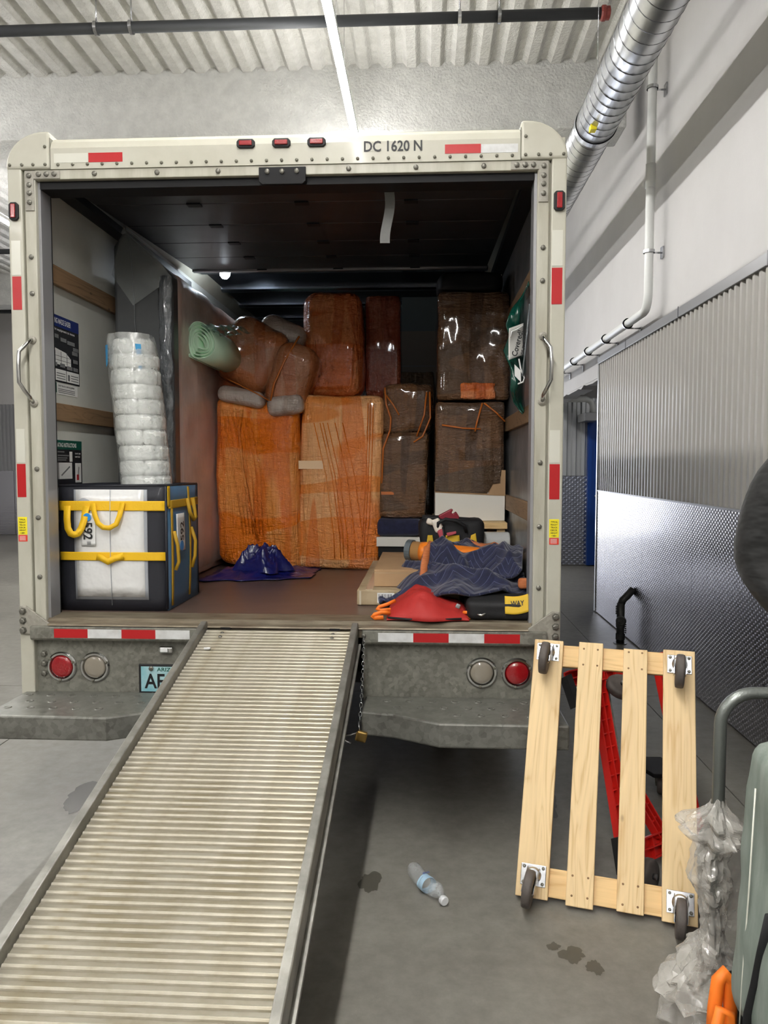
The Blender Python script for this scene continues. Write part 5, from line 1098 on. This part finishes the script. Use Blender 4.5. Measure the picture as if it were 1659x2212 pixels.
def beam_q(a, b, wid=.07):
    m = slab_q('beam', 'red_pl', a, b, wid, -.012, -.004, rd); L_ = math.hypot((b[0] - a[0]) * U_.length, (b[1] - a[1]) * W_.length); k = int(L_ / .055)
    t_ = Vector(((b[0] - a[0]) * U_.length, (b[1] - a[1]) * W_.length)).normalized(); p = Vector((-t_.y, t_.x))
    for s in (-1, 0, 1):
        o2 = p * s * (wid / 2 - .003); aa = (a[0] + o2.x / U_.length, a[1] + o2.y / W_.length); bb_ = (b[0] + o2.x / U_.length, b[1] + o2.y / W_.length); slab_q('flange', 'red_pl', aa, bb_, .006, -.004, .022, m)
    for i in range(1, k):
        f_ = i / k; c_ = Vector((a[0] + (b[0] - a[0]) * f_, a[1] + (b[1] - a[1]) * f_)); o2 = p * (wid / 2 - .004)
        slab_q('rib', 'red_pl', (c_.x - o2.x / U_.length, c_.y - o2.y / W_.length), (c_.x + o2.x / U_.length, c_.y + o2.y / W_.length), .005, -.004, .016, m)
beam_q((.0, .02), (.0, 1.0)); beam_q((1.0, .02), (1.0, 1.0)); beam_q((-.08, .06), (1.08, .06), .085); beam_q((-.42, .97), (1.08, .97), .07); beam_q((.5, .10), (.2, .4), .05)
slab_q('steel_strip', 'galv', (.12, .12), (.12, .92), .022, .0, .006, rd); slab_q('steel_strip', 'galv', (1.12, .5), (1.12, .95), .02, .0, .006, rd)
slab_q('rubber_pad', 'black_rubber', (-.44, .99), (-.36, .82), .03, -.012, .03, rd); slab_q('rubber_pad', 'black_rubber', (-.10, .16), (-.10, .0), .02, -.012, .03, rd)
def rwheel(c, axd, r_=.05):
    g_ = MB().lathe([(r_ * .55, -.018), (r_ * .9, -.018), (r_, -.01), (r_, .01), (r_ * .9, .018), (r_ * .55, .018)], c, axd, 28).build('wheel', 'wheel', rd, smooth=True)
    MB().lathe([(r_ * .56, -.012), (r_ * .2, -.008), (r_ * .18, -.024), (0, -.024)], c, axd, 20).build('hub', 'black_trim', g_); MB().lathe([(r_ * .56, .012), (r_ * .2, .008), (r_ * .18, .024), (0, .024)], c, axd, 20).build('hub', 'black_trim', g_)
    MB().lathe([(.011, -.03), (.011, .03)], c, axd, 10).build('axle', 'steel', g_)
c1 = Pq(.2, .86, .06); rwheel(c1, (.15, -.45, .88), .066)
c2 = Vector((1.452, -.585, .062)); rwheel(c2, (.75, -.62, .1), .060); slab_q('caster_fork', 'steel', (.1, .12), (.12, .0), .05, .02, .03, rd)
c4_ = Vector((1.77, -.30, .07)); rwheel(c4_, (.6, -.8, .0), .045)
rd2 = thing('flat_dolly', 'low grey dolly caster on the floor behind the red dolly', 'dolly', (1.74, .27, 0))
g_ = MB().lathe([(.026, -.016), (.045, -.016), (.05, -.01), (.05, .01), (.045, .016), (.026, .016)], (1.76, .27, .051), (.9, -.4, 0), 26).build('wheel', 'wheel', rd2, smooth=True); MB().lathe([(.027, -.012), (0, -.012)], (1.76, .27, .051), (.9, -.4, 0), 18).build('hub', 'black_trim', g_); MB().lathe([(.027, .012), (0, .012)], (1.76, .27, .051), (.9, -.4, 0), 18).build('hub', 'black_trim', g_)
MB().prism([(1.66, .30), (1.70, .20), (1.80, .20), (1.83, .30), (1.80, .42), (1.68, .42)], 'z', .105, .125).build('platform', 'black_trim', rd2, bevel=.004)
for s in (-1, 1): MB().add([(1.735 + s * .022, .22 - s * .01, .105), (1.79 + s * .022, .22 - s * .01, .105), (1.79 + s * .022, .25 - s * .01, .045), (1.75 + s * .022, .25 - s * .01, .045)], [(0, 1, 2, 3)]).build('fork', 'galv', rd2, solid=.003)
# ---- crushed water bottle
wbt = thing('water_bottle', 'crushed clear plastic water bottle with a pale blue label lying on the concrete', 'bottle', (.64, -.62, 0))
A_, D_ = Vector((.583, -.525, .032)), Vector((.122, -.209, 0)).normalized()
E1 = D_.cross(Vector((0, 0, 1))).normalized(); E2 = Vector((0, 0, 1))
def bot(u, v, grow=0):
    k = v; a = 2 * PI * u; L = .222 * k
    r_ = .03 if k < .78 else .03 - (.03 - .013) * min(1, (k - .78) / .16)
    if k < .02: r_ *= k / .02
    crush = 1 - .22 * abs(math.sin(k * 22)) * (1 if k < .5 else .3) * (.5 + .5 * math.cos(3 * a + k * 9))
    bend = .018 * math.sin(PI * min(1, k / .8)); p = A_ + D_ * L + E1 * ((r_ + grow) * crush * math.cos(a) + bend * .6) + E2 * ((r_ + grow) * crush * math.sin(a) * .95)
    return (p.x, p.y, max(.002, p.z))
MB().grid(bot, 24, 60).build('bottle', 'pet', wbt, smooth=True)
lbm = MB().grid(lambda u, v: bot(u, .46 + .15 * v, .0012), 24, 8).build('label', 'bottle_label', wbt, smooth=True)
pc = Vector(bot(.25, .5, .004)); text('WATER', pc + E1 * -.022 - D_ * .0, E1, -D_, .03, .012, 'navy_ink', lbm)
MB().lathe([(.0, 0), (.015, 0), (.016, .003), (.016, .017), (.014, .02), (0, .02)], A_ + D_ * .214 + E2 * -.012, D_, 20).build('cap', 'bottle_white', wbt)
# ---- tube-handled cart with pads at the right edge
kc = thing('platform_cart', 'platform cart with a bent grey tube handle at the right edge', 'cart', (1.72, -1.7, 0))
hx0, hx1, hy, hz = 1.437, 2.03, -1.25, .945
hpts = [(hx0, hy, .17), (hx0, hy, hz - .09)] + [(hx0 + .09 - .09 * math.cos(t_), hy, hz - .09 + .09 * math.sin(t_)) for t_ in [PI / 2 * i / 8 for i in range(1, 9)]] + [(hx1 - .09 + .09 * math.sin(t_), hy, hz - .09 + .09 * math.cos(t_)) for t_ in [PI / 2 * i / 8 for i in range(0, 9)]] + [(hx1, hy, .17)]
rod(kc, 'handle', 'cart_pipe', hpts, .0165, 16)
bx(kc, 'deck', 'black_trim', 1.415, 2.05, -2.35, -1.22, .15, .19, .006)
for px in (1.47, 2.0):
    for py in (-2.28, -1.30): 
        wv = MB().lathe([(.03, -.018), (.058, -.018), (.062, -.01), (.062, .01), (.058, .018), (.03, .018)], (px, py, .063), (1, 0, 0), 24).build('wheel', 'black_rubber', kc, smooth=True); MB().lathe([(.031, -.01), (.031, .01)], (px, py, .063), (1, 0, 0), 14).build('hub', 'steel', wv); bx(kc, 'fork', 'steel', px - .024, px + .024, py - .02, py + .02, .118, .15)
fm = thing('plastic_film', 'crumpled clear stretch film bunched around the cart handle down to the floor', 'plastic film', (hx0, hy, .0))
fprof = [(.645, .018, 0), (.62, .03, 0), (.59, .066, -.004), (.56, .085, -.002), (.545, .07, .0), (.52, .045, -.008), (.47, .05, -.018), (.42, .05, -.02), (.36, .035, -.01), (.30, .028, -.004), (.25, .034, -.004), (.20, .06, -.02), (.15, .10, -.035), (.10, .10, -.04), (.06, .085, -.03), (.02, .095, -.03), (.004, .10, -.03)]
def crumple(u, v):
    k = v * (len(fprof) - 1); i = min(int(k), len(fprof) - 2); f_ = k - i
    z, r_, dx = [fprof[i][j] + (fprof[i + 1][j] - fprof[i][j]) * f_ for j in range(3)]
    a = 2 * PI * u; r_ *= 1 + .55 * nz(math.cos(a) * 1.6, math.sin(a) * 1.6, z * 22) + .3 * nz(math.cos(a) * 4, math.sin(a) * 4, z * 40)
    r_ = max(r_, .0185)
    return (hx0 + dx + r_ * math.cos(a), hy + r_ * math.sin(a), max(.004, z + .02 * nz(math.cos(a) * 2, math.sin(a) * 2, z * 9)))
MB().grid(crumple, 44, 90).build('bunched_film', 'film', fm, smooth=False)
MB().grid(lambda u, v: (hx0 - .02 + .11 * u + .02 * nz(u * 4, v * 5, 1), hy + .02 + .02 * nz(u * 5, v * 3, 4), .56 - .30 * v - .06 * u * (1 - v)), 12, 20).build('trailing_film', 'film', fm)
MB().grid(lambda u, v: (hx0 - .075 + .19 * u + .02 * nz(u * 4, v * 5, 8), hy - .06 + .04 * nz(u * 5, v * 3, 6), .29 - .26 * v - .12 * u * (1 - v) ** 2), 14, 20).build('trailing_film', 'film', fm)
pd = thing('moving_pad', 'grey green padded blanket bundle riding on the platform cart at the right edge', 'blanket', (1.7, -2.0, .19))
lump((1.70, -1.95, .61), (.69, .78, .655), 'bundle', 'pad', pd, .045, .022, 5, seg=24, shear=(.02, 0, 0))
rod(pd, 'binding', 'clear_tape', [(1.358, -1.66, .85), (1.352, -1.655, .6), (1.346, -1.65, .4), (1.342, -1.65, .26)], .002, 6)
rod(pd, 'strap', 'black_fabric', [(1.352, -1.76, .62), (1.348, -1.735, .52), (1.344, -1.72, .44), (1.34, -1.70, .36), (1.338, -1.685, .24)], .011, 8, flat=.5)
gf = lump((1.68, -2.0, .235), (.62, .62, .09), 'green_cloth', 'dkgreen', None, .03, .01, 6, seg=10); tag(gf, 'folded dark green cloth under the grey green pads on the cart', 'cloth')
oh = thing('orange_strap_coil', 'coil of orange webbing hanging between the cart handle and the pads', 'strap', (1.37, -1.49, .05))
rod(oh, 'coil', 'orange_strap', [(1.352, -1.47, .10), (1.356, -1.47, .2), (1.364, -1.47, .275), (1.378, -1.47, .295), (1.391, -1.47, .275), (1.395, -1.47, .2), (1.393, -1.47, .08)], .017, 10)
rod(oh, 'coil', 'orange_strap', [(1.336, -1.52, .05), (1.338, -1.52, .16), (1.352, -1.52, .235), (1.372, -1.52, .225), (1.38, -1.52, .06)], .014, 10)

# ---- person at the right edge
ps = thing('person', 'person in a black jacket standing at the right edge with a bent elbow', 'person', (2.0, -.85, 0))
def skinned(name, mat, verts, edges, par, root=0, sub=2):
    me = bpy.data.meshes.new(name); o_ = WL[par.name] if par.name in WL else Vector((0, 0, 0))
    me.from_pydata([tuple(Vector(v[:3]) - o_) for v in verts], edges, []); ob = bpy.data.objects.new(name, me); COL.objects.link(ob); ob.parent = par
    sk = ob.modifiers.new('skin', 'SKIN'); sk.use_smooth_shade = True
    for i, v in enumerate(verts):
        r_ = v[3]; me.skin_vertices[0].data[i].radius = (r_ if isinstance(r_, tuple) else (r_, r_)); me.skin_vertices[0].data[i].use_root = (i == root)
    m = ob.modifiers.new('sub', 'SUBSURF'); m.levels = sub; m.render_levels = sub
    me.materials.append(MT[mat]); return ob
PX, PY = 2.0, -.85
body = [(PX, PY, 1.0, (.15, .11)), (PX, PY, 1.2, (.15, .11)), (PX, PY - .01, 1.42, (.17, .12)), (PX, PY, 1.56, (.12, .09)), (PX, PY, 1.64, (.055, .058)), (PX, PY - .01, 1.72, (.055, .06)),
        (PX - .10, PY, .92, .095), (PX - .11, PY, .52, .065), (PX - .11, PY + .02, .10, .042), (PX - .12, PY - .12, .05, .042),
        (PX + .10, PY, .92, .095), (PX + .11, PY, .52, .065), (PX + .11, PY + .02, .10, .042), (PX + .12, PY - .12, .05, .042)]
skinned('body', 'trousers', body, [(0, 1), (1, 2), (2, 3), (3, 4), (4, 5), (0, 6), (6, 7), (7, 8), (8, 9), (0, 10), (10, 11), (11, 12), (12, 13)], ps)
jk = [(PX, PY, .98, (.175, .135)), (PX, PY, 1.2, (.18, .14)), (PX, PY, 1.42, (.20, .145)), (PX, PY, 1.56, (.14, .11)), (PX, PY, 1.625, (.075, .075)),
      (PX - .21, PY, 1.57, .11), (PX - .275, PY - .01, 1.43, .092), (PX - .31, PY - .01, 1.25, .088), (PX - .25, PY - .10, 1.13, .075), (PX - .12, PY - .19, 1.07, .056),
      (PX + .20, PY, 1.55, .092), (PX + .28, PY, 1.26, .072), (PX + .22, PY - .12, 1.05, .052)]
skinned('jacket', 'jacket', jk, [(0, 1), (1, 2), (2, 3), (3, 4), (3, 5), (5, 6), (6, 7), (7, 8), (8, 9), (3, 10), (10, 11), (11, 12)], ps)
for s, hxp, hyp, hzp in ((-1, PX - .07, PY - .215, 1.06), (1, PX + .17, PY - .18, 1.0)):
    hv = [(hxp - .03 * s * 0, hyp + .02, hzp, (.028, .022)), (hxp + .03, hyp - .015, hzp - .01, (.034, .018)), (hxp + .055, hyp - .03, hzp - .015, (.03, .016))]; he = [(0, 1), (1, 2)]
    for i in range(4):
        b0 = len(hv); hv += [(hxp + .075, hyp - .045, hzp + .015 - i * .014, .0085), (hxp + .09, hyp - .04, hzp + .012 - i * .014, .008), (hxp + .098, hyp - .02, hzp + .012 - i * .014, .007)]; he += [(2, b0), (b0, b0 + 1), (b0 + 1, b0 + 2)]
    b0 = len(hv); hv += [(hxp + .03, hyp - .03, hzp + .03, .010), (hxp + .055, hyp - .04, hzp + .04, .009)]; he += [(1, b0), (b0, b0 + 1)]
    skinned('hand', 'skin', hv, he, ps)
hd = lump((PX, PY - .02, 1.80), (.155, .195, .235), 'head', 'skin', ps, .095, .002, 8, seg=16)
lump((PX, PY - .125, 1.795), (.03, .04, .05), 'nose', 'skin', hd, .014, 0, 1, seg=5); lump((PX, PY - .112, 1.75), (.05, .012, .014), 'mouth', 'crimson_cloth', hd, .005, 0, 1, seg=4)
for s in (-1, 1):
    lump((PX + s * .032, PY - .108, 1.82), (.026, .014, .014), 'eye', 'ink', hd, .006, 0, 1, seg=4); lump((PX + s * .078, PY - .005, 1.80), (.018, .035, .06), 'ear', 'skin', hd, .008, 0, 1, seg=5)
lump((PX, PY + .012, 1.85), (.172, .185, .165), 'hair', 'hair', ps, .085, .004, 9, seg=12)
for s in (-1, 1): lump((PX + s * .12, PY - .06, .05), (.095, .27, .10), 'shoe', 'shoe', ps, .04, .003, 5, seg=8)
